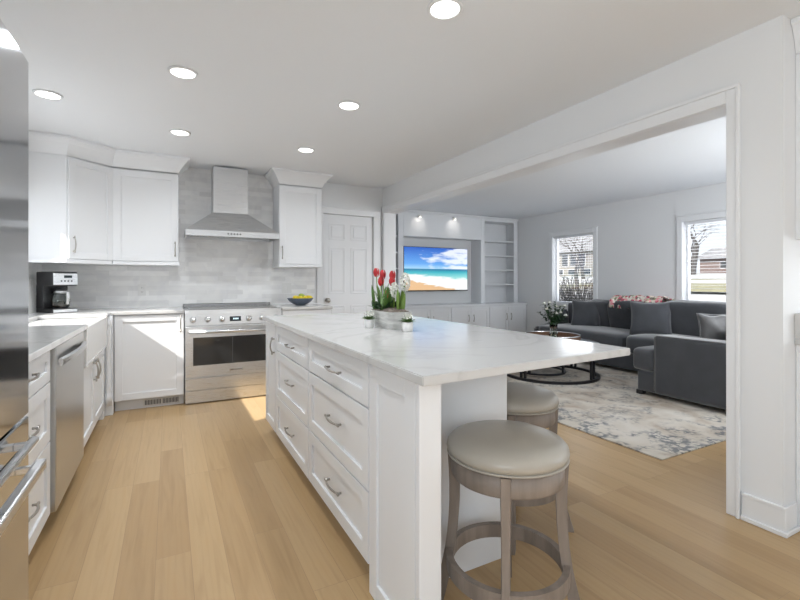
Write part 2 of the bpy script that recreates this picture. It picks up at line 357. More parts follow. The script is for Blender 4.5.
def pull(fr, u, z, n, L=.15, vertical=False, bow=.014, r=.005, flat=True):
    mb = MB(); h = L/2; pts = []
    for i in range(9):
        a = -1+2*i/8; d = n+.016+bow*(1-a*a)
        pts.append(fr.P(u+(0 if vertical else a*h), z+(a*h if vertical else 0), d))
    mb.tube(pts, [r*(.85+.3*(1-abs(-1+2*i/8))) for i in range(9)], 8)
    for a in (-1, 1):
        k = a*h*.93
        p0 = fr.P(u+(0 if vertical else k), z+(k if vertical else 0), n); p1 = fr.P(u+(0 if vertical else k), z+(k if vertical else 0), n+.02)
        mb.tube([p0, p1], r*1.1, 8)
        e0 = fr.P(u+(0 if vertical else k-.008*a), z+(k-.008*a if vertical else 0), n+.018); e1 = fr.P(u+(0 if vertical else k+.014*a), z+(k+.014*a if vertical else 0), n+.018)
        mb.tube([e0, e1], r*1.25, 8)
    return mb
def cabinet(name, label, fr, u0, u1, z0, z1, depth, fronts, cat='cabinet', kick=True, group=None, loc=None, panels=True, pullL=.15):
    """fronts: list of (kind, u0,u1,z0,z1, handle=(u,z,vertical) or None)"""
    base = fr.P((u0+u1)/2, 0, -depth/2)
    root = thing(name, label, cat, (base.x, base.y, z0 if z0 > .5 else 0), group)
    b = MB(); fr.box(b, u0+.0008, u1-.0008, z0, z1, -depth, 0, .001)
    b.build('body', CAB, root)
    if kick and z0 < .2:
        k = MB(); fr.box(k, u0+.001, u1-.001, 0, z0, -depth, -.06); k.build('toe_kick', CAB, root)
    for (kind, a, c, d, e, hd) in fronts:
        o = shaker(MB(), fr, a, c, d, e).build(kind, CAB, root)
        if hd: pull(fr, hd[0], hd[1], .02, pullL, hd[2]).build('handle', NICK, o)
    return root
def crown(mb, path, z0, z1, out):
    """path: list of (x,y, nx,ny) outward mitred offsets"""
    prof = [(0, 0), (.0, .02), (.12, .18), (.3, .38), (.55, .62), (.82, .80), (1, .86), (1, 1)]
    t = bmesh.new(); rings = []
    for x, y, nx, ny in path:
        rings.append([t.verts.new((x+nx*out*a, y+ny*out*a, z0+(z1-z0)*b)) for a, b in prof]+[t.verts.new((x, y, z1))])
    k = len(rings[0])
    for a, b in zip(rings, rings[1:]):
        for i in range(k): t.faces.new((a[i], a[(i+1) % k], b[(i+1) % k], b[i]))
    t.faces.new(rings[0][::-1]); t.faces.new(rings[-1]); bmesh.ops.recalc_face_normals(t, faces=t.faces)
    return mb._add(t)

# ------------------------------------------------------------------ room shell
BY = 5.36; LX = -1.09; WX = 2.55; RX = 6.22; TY = 7.05; HC = 2.44
f = MB().box(LX-.15, RX+.15, -3.2, TY+.1, -.08, 0); struct('floor', f, FLOOR)
c = MB().box(LX-.15, RX+.15, -3.2, TY+.1, HC, HC+.25); struct('ceiling', c, CEIL)
m = MB()
m.box(LX-.15, 1.72, BY, BY+.15, 0, HC); m.box(2.41, WX+.15, BY, BY+.15, 0, HC); m.box(1.72, 2.41, BY, BY+.15, 2.045, HC)
m.box(1.72, 2.41, BY+.10, BY+.15, 0, 2.045)
struct('wall_back', m, WALL)
KW = (3.26, 4.66, 1.05, 1.95)
m = MB(); m.box(LX-.15, LX, -3.2, -2.4, 0, HC); m.box(LX-.15, LX, -.2, KW[0], 0, HC); m.box(LX-.15, LX, -2.4, -.2, 0, .85); m.box(LX-.15, LX, -2.4, -.2, 2.15, HC); m.box(LX-.15, LX, KW[1], BY, 0, HC); m.box(LX-.15, LX, KW[0], KW[1], 0, KW[2]); m.box(LX-.15, LX, KW[0], KW[1], KW[3], HC)
struct('wall_left', m, WALL)
OY0, OY1, OZ = 1.218, 5.288, 2.105
m = MB(); m.box(WX, WX+.15, .992, OY0, 0, HC); m.box(WX, WX+.15, OY1, BY, 0, HC); m.box(WX, WX+.15, OY0, OY1, OZ, HC)
struct('wall_right', m, WALL)
# return wall between dining end and living room, with an opening for an added living-room window
m = MB(); m.box(WX+.15, 3.4, .992, 1.13, 0, HC); m.box(3.4, 5.8, .992, 1.13, 0, .75); m.box(3.4, 5.8, .992, 1.13, 2.15, HC); m.box(5.8, RX, .992, 1.13, 0, HC)
struct('wall_return', m, WALL)
m = MB(); m.box(WX, WX+.15, BY+.15, TY, 0, HC); struct('wall_living_left', m, WALL)
m = MB(); m.box(WX, RX+.15, TY, TY+.12, 0, HC); struct('wall_living_back', m, WALL)
W1 = (4.955, 5.83, .80, 2.0); W2 = (2.55, 3.53, .80, 2.0)
m = MB()
for y0, y1 in ((.992, W2[0]), (W2[1], W1[0]), (W1[1], TY)): m.box(RX, RX+.15, y0, y1, 0, HC)
for W in (W1, W2): m.box(RX, RX+.15, W[0], W[1], 0, W[2]); m.box(RX, RX+.15, W[0], W[1], W[3], HC)
struct('wall_living_right', m, WALL)
m = MB(); m.box(4.5, 4.65, -3.2, -1.5, 0, HC); m.box(4.5, 4.65, .3, .992, 0, HC); m.box(4.5, 4.65, -1.5, .3, 0, .6); m.box(4.5, 4.65, -1.5, .3, 2.15, HC)
struct('wall_dining_right', m, WALL)
m = MB(); m.box(LX, -.45, -3.2, -3.05, 0, HC); m.box(2.65, 4.5, -3.2, -3.05, 0, HC); m.box(-.45, 2.65, -3.2, -3.05, 2.2, HC)
struct('wall_front', m, WALL)
# window frames; the ones marked added are unseen and carry fill light
def window_frame(name, axis, p, a0, a1, z0, z1, dpt=.05, bars=(), rails=(), mm=TRIM, fw=.045):
    mb = MB()
    def bx(a, b, c, d):
        if axis == 'x': mb.box(p, p+dpt, a, b, c, d, .002)
        else: mb.box(a, b, p, p+dpt, c, d, .002)
    bx(a0, a0+fw, z0, z1); bx(a1-fw, a1, z0, z1); bx(a0+fw, a1-fw, z0, z0+fw); bx(a0+fw, a1-fw, z1-fw, z1)
    for b in bars: bx(b-.02, b+.02, z0+fw, z1-fw)
    for b in rails: bx(a0+fw, a1-fw, b-.018, b+.018)
    o = struct(name, mb, mm)
    g = MB(); q = p+dpt*.5
    if axis == 'x': g.box(q, q+.004, a0+fw, a1-fw, z0+fw, z1-fw)
    else: g.box(a0+fw, a1-fw, q, q+.004, z0+fw, z1-fw)
    g.build('window_pane', PANE, o); return o
window_frame('window_1', 'x', RX+.08, *W1, fw=.03, rails=())
window_frame('window_2', 'x', RX+.08, *W2, fw=.03)
window_frame('window_3', 'x', LX-.14, *KW, fw=.02)
window_frame('added_window_7', 'x', LX-.14, -2.4, -.2, .85, 2.15, bars=(-1.3,), fw=.05)  # added unseen window for the left-hand fill light
window_frame('added_window_4', 'y', -3.14, -.45, 2.65, 0, 2.2, bars=(1.1,), fw=.06)  # added glass door behind the camera, made for the rear fill
window_frame('added_window_5', 'x', 4.56, -1.5, .3, .6, 2.15, bars=(-.6,), fw=.05)  # added dining window, out of view, made to pass fill light
window_frame('added_window_6', 'y', 1.04, 3.4, 5.8, .75, 2.15, bars=(4.6,), fw=.05)  # added window in the return wall to light the living room
# casings of the living-room windows
for W, n_ in ((W1, 1), (W2, 2)):
    mb = MB(); t = .075; x0 = RX-.018
    mb.box(x0, RX-.0002, W[0]-t, W[0], W[2]-t, W[3]+t, .003); mb.box(x0, RX-.0002, W[1], W[1]+t, W[2]-t, W[3]+t, .003)
    mb.box(x0, RX-.0002, W[0], W[1], W[3], W[3]+t, .003); mb.box(x0-.02, RX-.0002, W[0]-t-.02, W[1]+t+.02, W[2]-.03, W[2], .003)
    mb.box(x0-.012, RX-.0002, W[0]-t-.012, W[1]+t+.012, W[3]+t, W[3]+t+.02, .003)
    struct('trim_%d' % n_, mb, TRIM)
# casing of the wide opening
mb = MB(); t = .075; x1 = WX-.0002; x0 = WX-.02
tn = .055; mb.box(x0, x1, OY0-tn, OY0+.004, 0, OZ+t, .003); mb.box(x0, x1, OY1-.004, OY1+.056, 0, OZ+t, .003); mb.box(x0, x1, OY0+.004, OY1-.004, OZ-.004, OZ+t, .003)
mb.box(x0-.01, x0, OY0-tn-.005, OY1+.056, OZ+t-.014, OZ+t+.004, .002); mb.box(x0-.01, x0, OY0-tn-.005, OY0-tn+.012, 0, OZ+t-.014, .002)
mb.box(WX+.0002, WX+.16, OY1-.006, OY1-.0003, 0, OZ-.005); mb.box(WX+.0002, WX+.16, OY0+.0003, OY0+.006, 0, OZ-.005); mb.box(WX+.0002, WX+.16, OY0, OY1, OZ-.005, OZ-.0003)
struct('trim_3', mb, TRIM)
# casing of the panel door
mb = MB(); y1 = BY-.0002; y0 = BY-.02
mb.box(1.635, 1.72, y0, y1, .0, 2.045, .003); mb.box(2.41, 2.515, y0, y1, 0, 2.045, .003); mb.box(1.635, 2.515, y0, y1, 2.045, 2.13, .003)
mb.box(1.625, 2.525, y0-.008, y0, 2.118, 2.136, .002); mb.box(2.503, 2.52, y0-.008, y0, 0, 2.118, .002)
struct('trim_4', mb, TRIM)
mb = MB(); b = .012; tn = .055
mb.box(WX-b, WX-.0002, .992-b, OY0-tn-.006, 0, .13, .002); mb.box(WX-.0002, 2.66, .992-b, .9918, 0, .13, .002)
mb.box(WX-b-.012, WX-b, .992-b-.012, OY0-tn-.006, 0, .022, .003); mb.box(WX-b-.0005, 2.66, .992-b-.012, .992-b-.0002, 0, .022, .003)
mb.box(WX-b-.003, WX-.0002, .992-b-.003, OY0-tn-.006, .118, .135, .003)
struct('baseboard_right', mb, TRIM)
mb = MB(); mb.box(RX-b, RX-.0002, 1.131, TY-.6, 0, .13, .002); struct('baseboard_living', mb, TRIM)
# the six panel door
d = struct('door_1', MB().box(1.723, 2.407, BY+.012, BY+.05, .006, 2.042, .002), TRIM)
mb = MB(); fr = Fr((0, BY+.012, 0), (1, 0, 0), (0, -1, 0))
for u0, u1 in ((1.797, 2.015), (2.095, 2.325)):
    for z0, z1 in ((.22, .88), (1.03, 1.625), (1.72, 1.93)):
        for a, bb, cc, dd in ((u0, u1, z0, z0+.014), (u0, u1, z1-.014, z1), (u0, u0+.014, z0+.014, z1-.014), (u1-.014, u1, z0+.014, z1-.014)):
            fr.box(mb, a, bb, cc, dd, 0, .007, .0025)
        fr.box(mb, u0+.035, u1-.035, z0+.035, z1-.035, 0, .007, .005)
mb.build('door_panel', TRIM, d)
mb = MB(); Rx = Matrix.Rotation(R(90), 4, 'X')
mb.lathe([(0, .0), (.028, .0), (.028, .006), (.011, .012), (.011, .035), (.026, .045), (.030, .058), (.024, .072), (0, .076)], (1.775, BY+.0118, .95), 20, Rx)
mb.build('door_knob', NICK, d)
# ceiling drip above: tile
struct('tile_backsplash', MB().box(LX+.001, 1.607, BY-.012, BY-.0002, .905, HC-.001), TILE)
struct('tile_backsplash_left', MB().box(LX+.0002, LX+.010, KW[1]+.06, BY-.0125, .905, 2.2), TILE)

# ------------------------------------------------------------------ kitchen, back wall
FY = BY-.62          # front of the base cabinets on the back wall
fb = Fr((0, 0, 0), (1, 0, 0), (0, -1, 0))
def frame_at(y): return Fr((0, y, 0), (1, 0, 0), (0, -1, 0))
fB = frame_at(4.72)
cabinet('base_cabinet', 'white corner base cabinet with one wide door left of the steel range', 'cabinet' and fB, -.44, .128, .1, .884, .62,
        [('door', -.435, .126, .105, .879, (.098, .79, True))], loc=None)
rt = [o for o in COL.objects if o.name == 'base_cabinet'][0]
mb = MB(); fB.box(mb, -.215, .09, .018, .082, -.0598, -.05, .002)
g = mb.build('toe_kick_vent', PLATE, rt)
mb = MB()
for k in range(2):
    for j in range(11): fB.box(mb, -.20+k*.148+j*.0125, -.193+k*.148+j*.0125, .028, .072, -.05, -.0475)
mb.build('vent_slats', GREYM, g)
cabinet('base_cabinet', 'white base cabinet between the range and the panelled door', fB, 1.058, 1.60, .1, .884, .62,
        [('drawer', 1.062, 1.596, .70, .879, (1.33, .785, False)), ('door', 1.062, 1.329, .105, .698, (1.30, .63, True)), ('door', 1.331, 1.596, .105, .698, (1.36, .63, True))])
# range
rg = thing('range', 'wide stainless steel range with six knobs and a dark oven window', 'range', (.593, 5.03, 0))
x0, x1 = .134, 1.052; fy = 4.70
mb = MB(); mb.box(x0, x1, fy+.001, 5.345, .025, .862, .002); mb.box(x0+.02, x1-.02, fy+.04, 5.30, 0, .025); mb.build('body', STEEL, rg)
t = MB(); t.box(x0, x1, fy+.03, 5.345, .862, .906, .004); tp = t.build('cooktop', STEEL, rg)
t = MB(); t.box(x0+.03, x1-.03, fy+.085, 5.27, .906, .911, .002); t.build('cooktop_glass', mat('grey_cooktop_glass', (.20, .195, .185), .18), tp)
t = MB(); t.box(x0, x1, 5.285, 5.345, .906, .945, .004); t.build('back_trim', steel_mat('dark_steel', (.36, .36, .36), .25), rg)
cp = MB(); cp.prism([(fy-.02, .765), (fy+.001, .765), (fy+.03, .862), (fy+.03, .908), (fy+.012, .908)], x0, x1, M=Matrix(((0, 0, 1, 0), (1, 0, 0, 0), (0, 1, 0, 0), (0, 0, 0, 1))))
cpo = cp.build('control_panel', STEEL, rg)
sl = math.atan2(.032, .143)
fp = Matrix.Translation((0, fy-.02, .765)) @ Matrix.Rotation(-sl, 4, 'X') @ Matrix.Rotation(R(90), 4, 'X')
mb = MB(); mb.box(.538, .646, .026, .075, .0, .004, .001, M=fp); mb.build('display', DIGIT, cpo)
mb = MB()
for j in range(4): mb.box(.572+j*.013, .580+j*.013, .044, .058, .0038, .0046, M=fp)
mb.build('clock_digits', emis('display_digits', (.6, .8, .95), .8), cpo)
for x in (.205, .335, .465, .72, .85, .992):
    mb = MB(); mb.lathe([(0, 0), (.030, 0), (.030, .006), (.023, .010), (.021, .034), (.018, .038), (0, .039)], (0, 0, 0), 24, fp @ Matrix.Translation((x, .05, 0)))
    mb.box(x-.004, x+.004, .034, .067, .036, .042, .001, M=fp); mb.build('knob', CHROME, cpo)
for x in (.27, .40, .79, .92):
    pass
dr = MB(); dr.box(x0+.002, x1-.002, fy-.028, fy, .262, .752, .004); dr = dr.build('oven_door', STEEL, rg)
mb = MB(); mb.box(.205, .981, fy-.030, fy-.0281, .375, .645, .0008); wn = mb.build('oven_window', OVENGL, dr)
mb = MB()
mb.box(.56, .566, fy-.0312, fy-.0302, .378, .642); mb.build('window_divider', GREYM, wn)
mb = MB(); mb.tube([(x0+.035, fy-.075, .700), (x1-.035, fy-.075, .700)], .0135, 14)
for x in (x0+.07, x1-.07): mb.box(x-.012, x+.012, fy-.075, fy-.027, .690, .710, .002)
mb.build('handle', STEEL, dr)
mb = MB(); mb.box(.535, .66, fy-.0305, fy-.0281, .298, .322, .001); bd = mb.build('name_badge', CHROME, dr)
mb = MB()
for j in range(9): mb.box(.546+j*.0118, .5535+j*.0118, fy-.031, fy-.0304, .305, .315)
mb.build('badge_lettering', GREYM, bd)
mb = MB(); mb.box(x0+.002, x1-.002, fy-.022, fy, .135, .252, .003); mb.build('lower_drawer', STEEL, rg)
mb = MB(); mb.box(x0+.004, x1-.004, fy-.012, fy, .012, .128, .002); mb.build('kick_panel', STEEL, rg)
# hood
hd = thing('range_hood', 'stainless steel chimney hood above the range', 'range hood', (.605, 5.12, 1.65))
hy = 4.87; hx0, hx1 = .145, 1.062
t = bmesh.new()
def frustum(mb, a, b):   # a, b: (x0,x1,y0,y1,z)
    t = bmesh.new(); q = lambda k: [t.verts.new(p) for p in ((k[0], k[2], k[4]), (k[1], k[2], k[4]), (k[1], k[3], k[4]), (k[0], k[3], k[4]))]
    A, B = q(a), q(b)
    for i in range(4): t.faces.new((A[i], A[(i+1) % 4], B[(i+1) % 4], B[i]))
    t.faces.new(A[::-1]); t.faces.new(B); bmesh.ops.recalc_face_normals(t, faces=t.faces); mb._add(t); return mb
mb = MB(); frustum(mb, (hx0, hx1, hy, 5.347, 1.712), (.414, .775, 5.07, 5.347, 1.925)); mb.build('canopy', STEEL, hd)
mb = MB(); mb.box(.418, .771, 5.074, 5.347, 1.925, 2.418, .0015); mb.build('chimney', STEEL, hd)
lp = MB(); lp.box(hx0, hx1, hy, hy+.012, 1.652, 1.7125, .001); lp.box(hx0, hx1, 5.335, 5.347, 1.652, 1.7125); lp.box(hx0, hx0+.012, hy+.012, 5.335, 1.652, 1.7125); lp.box(hx1-.012, hx1, hy+.012, 5.335, 1.652, 1.7125); lp.box(hx0+.012, hx1-.012, hy+.012, 5.335, 1.69, 1.7125)
lp = lp.build('rim', STEEL, hd)
for k in range(3):
    a = hx0+.03+k*.290; mb = MB(); mb.box(a, a+.275, hy+.06, 5.29, 1.683, 1.690)
    for j in range(9): mb.box(a+.012+j*.029, a+.027+j*.029, hy+.075, 5.275, 1.672, 1.684, .003)
    mb.build('baffle_filter', STEEL, hd)
for x in (.25, .955):
    mb = MB(); mb.lathe([(0, 0), (.028, 0), (.028, .008), (0, .008)], (x, hy+.04, 1.682), 16); mb.build('hood_lamp', PLATE, hd)
for j in range(5):
    mb = MB(); mb.lathe([(0, 0), (.008, 0), (.008, .003), (0, .004)], (.545+j*.03, hy, 1.683), 12, Matrix.Rotation(R(90), 4, 'X')); mb.build('button', GREYM, lp)
# upper cabinets
UZ0, UZ1 = 1.385, 2.275
def rail(mb, fr, u0, u1, d): fr.box(mb, u0, u1, UZ0-.035, UZ0-.001, -d, .028, .004); return mb
fU = frame_at(5.03)
rt = thing('wall_cabinet', 'white wall cabinet left of the hood, with one door', 'cabinet', (-.2, 5.19, UZ0-.035))
mb = MB(); fU.box(mb, -.478, .087, UZ0, HC-.001, -.318, 0, .001); mb.build('body', CAB, rt)
o = shaker(MB(), fU, -.476, .085, UZ0+.002, UZ1, rail=.065).build('door', CAB, rt)
pull(fU, .055, UZ0+.13, .02, .13, True).build('handle', NICK, o)
rail(MB(), fU, -.478, .092, .318).build('light_rail', CAB, rt)
s2 = math.tan(R(22.5))
crown(MB(), [(.087, 5.348, 1, 0), (.087, 5.008, 1, -1), (-.478, 5.008, s2*-1+0, -1)], 2.285, HC-.002, .10).build('crown_moulding', CAB, rt)
# diagonal corner cabinet
rt = thing('corner_wall_cabinet', 'white diagonal corner wall cabinet above the coffee maker', 'cabinet', (-.85, 5.1, UZ0-.035))
P1, P2 = Vector((-.795, 4.745, 0)), Vector((-.482, 5.03, 0))
mb = MB(); mb.prism([(LX+.012, BY-.014), (LX+.012, P1.y), (P1.x, P1.y), (P2.x, P2.y), (P2.x, BY-.014)], UZ0, HC-.001, .001); mb.build('body', CAB, rt)
uu = (P2-P1).normalized(); nn = Vector((uu.y, -uu.x, 0)); fD = Fr(P1, uu, nn); L = (P2-P1).length
o = shaker(MB(), fD, .012, L-.004, UZ0+.002, UZ1, rail=.058).build('door', CAB, rt)
pull(fD, .05, UZ0+.13, .02, .13, True).build('handle', NICK, o)
mb = MB(); mb.prism([(LX+.012, BY-.014), (LX+.012, P1.y-.02), (P1.x+.008, P1.y-.02), (P2.x-.001, P2.y-.028), (P2.x-.001, BY-.014)], UZ0-.035, UZ0-.001, .003); mb.build('light_rail', CAB, rt)
q1 = (P1.x, P1.y-.0); q2 = (P2.x-.001, 5.008)
crown(MB(), [(LX+.012, P1.y, 0, -1), (P1.x+.004, P1.y, .414, -1), (P2.x-.001+.004, 5.010, .414, -1)], 2.285, HC-.002, .10).build('crown_moulding', CAB, rt)
# right wall cabinet
rt = thing('wall_cabinet', 'narrow white wall cabinet right of the hood, beside the panelled door', 'cabinet', (1.35, 5.19, UZ0-.035))
mb = MB(); fU.box(mb, 1.098, 1.592, UZ0, HC-.001, -.318, 0, .001); mb.build('body', CAB, rt)
o = shaker(MB(), fU, 1.10, 1.59, UZ0+.002, UZ1, rail=.065).build('door', CAB, rt)
pull(fU, 1.13, UZ0+.13, .02, .13, True).build('handle', NICK, o)
rail(MB(), fU, 1.092, 1.598, .318).build('light_rail', CAB, rt)
crown(MB(), [(1.098, 5.348, -1, 0), (1.098, 5.008, -1, -1), (1.592, 5.008, 1, -1), (1.592, 5.348, 1, 0)], 2.285, HC-.002, .10).build('crown_moulding', CAB, rt)
# outlets on the tile
def plate(name, label, cat, x, z, y=BY-.012, wd=.075, kind='outlet', group=None):
    rt = thing(name, label, cat, (x, y, z), group)
    mb = MB(); mb.box(x-wd/2, x+wd/2, y-.006, y-.0001, z-.06, z+.06, .002); mb.build('cover_plate', PLATE, rt)
    if kind == 'outlet':
        for s in (-1, 1):
            mb = MB(); mb.box(x-.017, x+.017, y-.0085, y-.006, z+s*.022-.015, z+s*.022+.015, .003); q = mb.build('socket', PLATE, rt)
            mb = MB(); mb.box(x-.008, x-.0055, y-.0089, y-.0084, z+s*.022-.006, z+s*.022+.006); mb.box(x+.0055, x+.008, y-.0089, y-.0084, z+s*.022-.006, z+s*.022+.006); mb.build('slots', GREYM, q)
    else:
        for s in (-1, 1):
            mb = MB(); mb.box(x+s*.023-.016, x+s*.023+.016, y-.009, y-.006, z-.033, z+.033, .002); mb.build('rocker', PLATE, rt)
plate('electrical_outlet', 'white outlet on the tile left of the range', 'outlet', -.25, 1.10)
plate('light_switch', 'white double switch plate on the tile above the lemon bowl', 'switch', 1.26, 1.11, wd=.115, kind='sw')
# worktop: one continuous L piece with the sink cut out, and the short one right of the range
SY0, SY1 = 3.44, 4.46
mb = MB(); z0, z1 = .8845, .9145
e = -.462
mb.box(LX+.001, e, 1.50, SY0, z0, z1, .003); mb.box(LX+.001, -.93, SY0, SY1, z0, z1); mb.box(LX+.001, e, SY1, 4.685, z0, z1, .003); mb.box(LX+.001, .130, 4.685, BY-.0125, z0, z1, .003)
tag(mb.build('worktop', QZ), 'white quartz worktop running along the left and back walls round the sink', 'countertop')
mb = MB(); mb.box(1.056, 1.615, 4.685, BY-.0125, z0, z1, .003)
tag(mb.build('worktop', QZ), 'short white quartz worktop under the lemon bowl, right of the range', 'countertop')

# ------------------------------------------------------------------ kitchen, left wall
fx = -.51
fL = Fr((fx, 0, 0), (0, 1, 0), (1, 0, 0))
dz = [(.725, .879), (.448, .722), (.105, .445)]
cabinet('drawer_cabinet', 'white three drawer cabinet between the fridge and the dishwasher', fL, 1.60, 2.60, .1, .884, .56,
        [('drawer', 1.605, 2.575, a, b, (2.20, (a+b)/2+.01, False)) for a, b in dz], pullL=.14)
# dishwasher
dw = thing('dishwasher', 'stainless steel dishwasher under the left worktop', 'dishwasher', (-.78, 3.0, 0))
mb = MB(); mb.box(-1.05, fx, 2.605, 3.375, .1, .868); mb.box(-1.05, -.57, 2.605, 3.375, .001, .1); mb.build('body', GREYM, dw)
mb = MB(); mb.box(fx, -.474, 2.608, 3.372, .095, .880, .004); dd = mb.build('door', STEELV, dw)
mb = MB(); pts = []
for i in range(13):
    a = -1+2*i/12; pts.append((-.462+.016*(1-a*a), 2.99+a*.345, .80-.0*a))
mb.sweep([(p, (1, 0, 0), (0, 0, 1)) for p in pts], [(-.006, -.02), (.007, -.016), (.009, .012), (-.002, .02)])
mb.box(-.476, -.456, 2.66, 2.69, .788, .812, .002); mb.box(-.476, -.456, 3.29, 3.32, .788, .812, .002); mb.build('handle', STEEL, dd)
# sink cabinet and sink
cabinet('sink_cabinet', 'white two door cabinet below the apron sink', fL, 3.38, 4.53, .1, .635, .56,
        [('door', 3.40, 3.948, .105, .625, (3.895, .53, True)), ('door', 3.952, 4.50, .105, .625, (4.005, .53, True))], pullL=.13)
sk = thing('farmhouse_sink', 'white apron front sink in the left worktop', 'sink', (-.68, 3.95, .64))
mb = MB(); sx0, sx1 = -.925, -.466; a, b = SY0+.004, SY1-.004
mb.box(sx0, sx1, a, b, .637, .66, .004); mb.box(sx1-.03, sx1, a, b, .66, .892, .006, 2); mb.box(sx0, sx0+.02, a, b, .66, .8835); mb.box(sx0+.02, sx1-.03, a, a+.02, .66, .8835); mb.box(sx0+.02, sx1-.03, b-.02, b, .66, .8835)
mb.build('basin', CERAM, sk)
mb = MB(); mb.lathe([(0, 0), (.04, 0), (.045, .003), (0, .004)], (-.69, 3.95, .6601), 20); mb.build('drain', CHROME, sk)
# pilaster posts beside the sink
ps = thing('corner_post', 'fluted white filler post between the sink cabinet and the corner', 'cabinet post', (-.5, 4.62, 0))
mb = MB(); mb.box(-.6, -.4415, 4.65, 4.735, .0, .883, .002); mb.box(-.6, -.50, 4.535, 4.65, 0, .883, .002); mb.build('panel', CAB, ps)
mb = MB(); mb.lathe([(0, 0), (.026, 0), (.026, .10), (.018, .11), (.022, .14), (.018, .2), (.018, .62), (.023, .66), (.018, .68), (.026, .70), (.026, .783), (0, .783)], (-.4705, 4.60, .10), 16); mb.build('turned_column', CAB, ps)
# faucet
fc = thing('faucet', 'brushed nickel gooseneck tap behind the apron sink', 'faucet', (-1.0, 3.70, .9145))
mb = MB(); pts = [(-1.0, 3.70, .9145)]+[(-1.0, 3.70, .9145+.28*k/4) for k in range(1, 5)]+[(-1.0+.06*(1-math.cos(a)), 3.70, 1.1945+.06*math.sin(a)) for a in [R(20*k) for k in range(1, 10)]]
mb.tube(pts, .011, 12); mb.lathe([(0, 0), (.025, 0), (.022, .03), (0, .03)], (-1.0, 3.70, .9145), 20); mb.build('spout', NICK, fc)
mb = MB(); mb.tube([(-1.0, 3.722, .96), (-.99, 3.78, 1.0)], .006, 8); mb.build('lever', NICK, fc)
# fridge
fg = thing('refrigerator', 'polished stainless steel fridge at the left edge of the picture', 'refrigerator', (-.68, 1.0, 0))
gx = -.325; gy0, gy1 = .55, 1.472
mb = MB(); mb.box(-1.07, gx-.062, gy0, gy1, .02, 1.752, .003); mb.box(-1.05, gx-.10, gy0+.02, gy1-.02, 0, .02); mb.build('body', steel_mat('fridge_side_steel', (.5, .5, .5), .35), fg)
for a, b in ((gy0, 1.003), (1.008, gy1)):
    mb = MB(); mb.box(gx-.06, gx, a, b, .845, 1.764, .003); q = mb.build('door', MIRROR, fg)
    yy = 1.003-.05 if a == gy0 else 1.008+.05
    mb = MB(); mb.tube([(gx+.030, yy, .992), (gx+.030, yy, 1.62)], .010, 12); mb.tube([(gx-.001, yy, 1.02), (gx+.03, yy, 1.02)], .008, 8); mb.tube([(gx-.001, yy, 1.58), (gx+.03, yy, 1.58)], .008, 8); mb.build('handle', STEEL, q)
for z0, z1, hz, n_, rr in ((.775, .838, .798, 'upper_drawer', .0095), (.06, .768, .735, 'freezer_drawer', .016)):
    mb = MB(); mb.box(gx-.06, gx, gy0, gy1, z0, z1, .003); q = mb.build(n_, MIRROR, fg)
    mb = MB()
    hx = gx+.030 if rr < .012 else gx+.042; ye = 1.385 if rr < .012 else 1.40
    if rr < .012: mb.tube([(hx, .62, hz), (hx, ye, hz)], rr, 12)
    else: mb.box(hx-.012, hx+.010, .60, ye, hz-.016, hz+.010, .005, 2)
    for y in (.66, ye-.035): mb.box(gx-.001, hx, y-.009, y+.009, hz-.010, hz+.006, .002)
    mb.build('handle', STEEL, q)
# coffee maker, turned towards the room
def coffee():
    rt = thing('coffee_maker', 'black and silver drip coffee maker on the corner of the worktop', 'coffee maker', (-.882, 4.885, .9145), rz=R(38))
    m = MB(); m.box(-.10, .10, -.125, .125, .0, .035, .006, 2); m.box(-.10, .10, .02, .125, .035, .25, .004); m.box(-.10, .10, -.125, .125, .235, .36, .008, 2); m.build('housing', BLACKP, rt, False)
    m = MB(); m.box(-.096, .096, -.132, -.1245, .245, .345, .004, 2); f = m.build('front_panel', STEEL, rt, False)
    m = MB(); m.box(-.015, .05, -.134, -.1318, .305, .328, .001); m.build('display', DIGIT, f, False)
    for i in range(4):
        m = MB(); m.lathe([(0, 0), (.007, 0), (.007, .003), (0, .003)], (-.035+i*.027, -.1318, .278), 12, Matrix.Rotation(R(90), 4, 'X')); m.build('button', GREYM, f, False)
    m = MB(); m.box(-.096, .096, -.131, -.1245, .004, .032, .003); m.build('base_panel', STEEL, rt, False)
    m = MB(); m.lathe([(0, .0), (.065, .0), (.065, .006), (0, .006)], (0, -.06, .035), 28); m.build('warming_plate', GREYM, rt, False)
    m = MB(); m.lathe([(0, .001), (.050, .001), (.064, .02), (.066, .07), (.056, .12), (.045, .145), (.047, .155), (.044, .155), (.042, .145), (.053, .12), (.063, .07), (.061, .022), (.048, .004), (0, .004)], (0, -.06, .041), 28); cf = m.build('carafe', GLASS, rt, False)
    m = MB(); m.lathe([(0, .003), (.0475, .003), (.060, .022), (.062, .055), (0, .055)], (0, -.06, .042), 24); m.build('coffee', mat('black_coffee', (.02, .01, .006), .1), cf, False)
    m = MB(); m.lathe([(0, .0), (.047, .0), (.049, .012), (.03, .024), (0, .026)], (0, -.06, .1965), 24); m.build('lid', BLACKP, cf, False)
    m = MB(); m.lathe([(.0665, .128), (.0575, .128), (.046, .152), (.055, .152)], (0, -.06, .041), 24)
    m.sweep([(p, (1, 0, 0), (0, 1, 0)) for p in [(0, -.105, .185), (0, -.155, .180), (0, -.158, .13), (0, -.150, .075), (0, -.128, .07)]], [(-.010, -.008), (.010, -.008), (.010, .008), (-.010, .008)])
    m.build('carafe_handle', STEEL, cf, False)
coffee()
wb = thing('cutting_board', 'white board leaning on the left wall beside the coffee maker', 'board', (LX+.03, 4.62, .9145))
mb = MB(); M_ = Matrix.Translation((LX+.055, 0, .913)) @ Matrix.Rotation(R(-6), 4, 'Y')
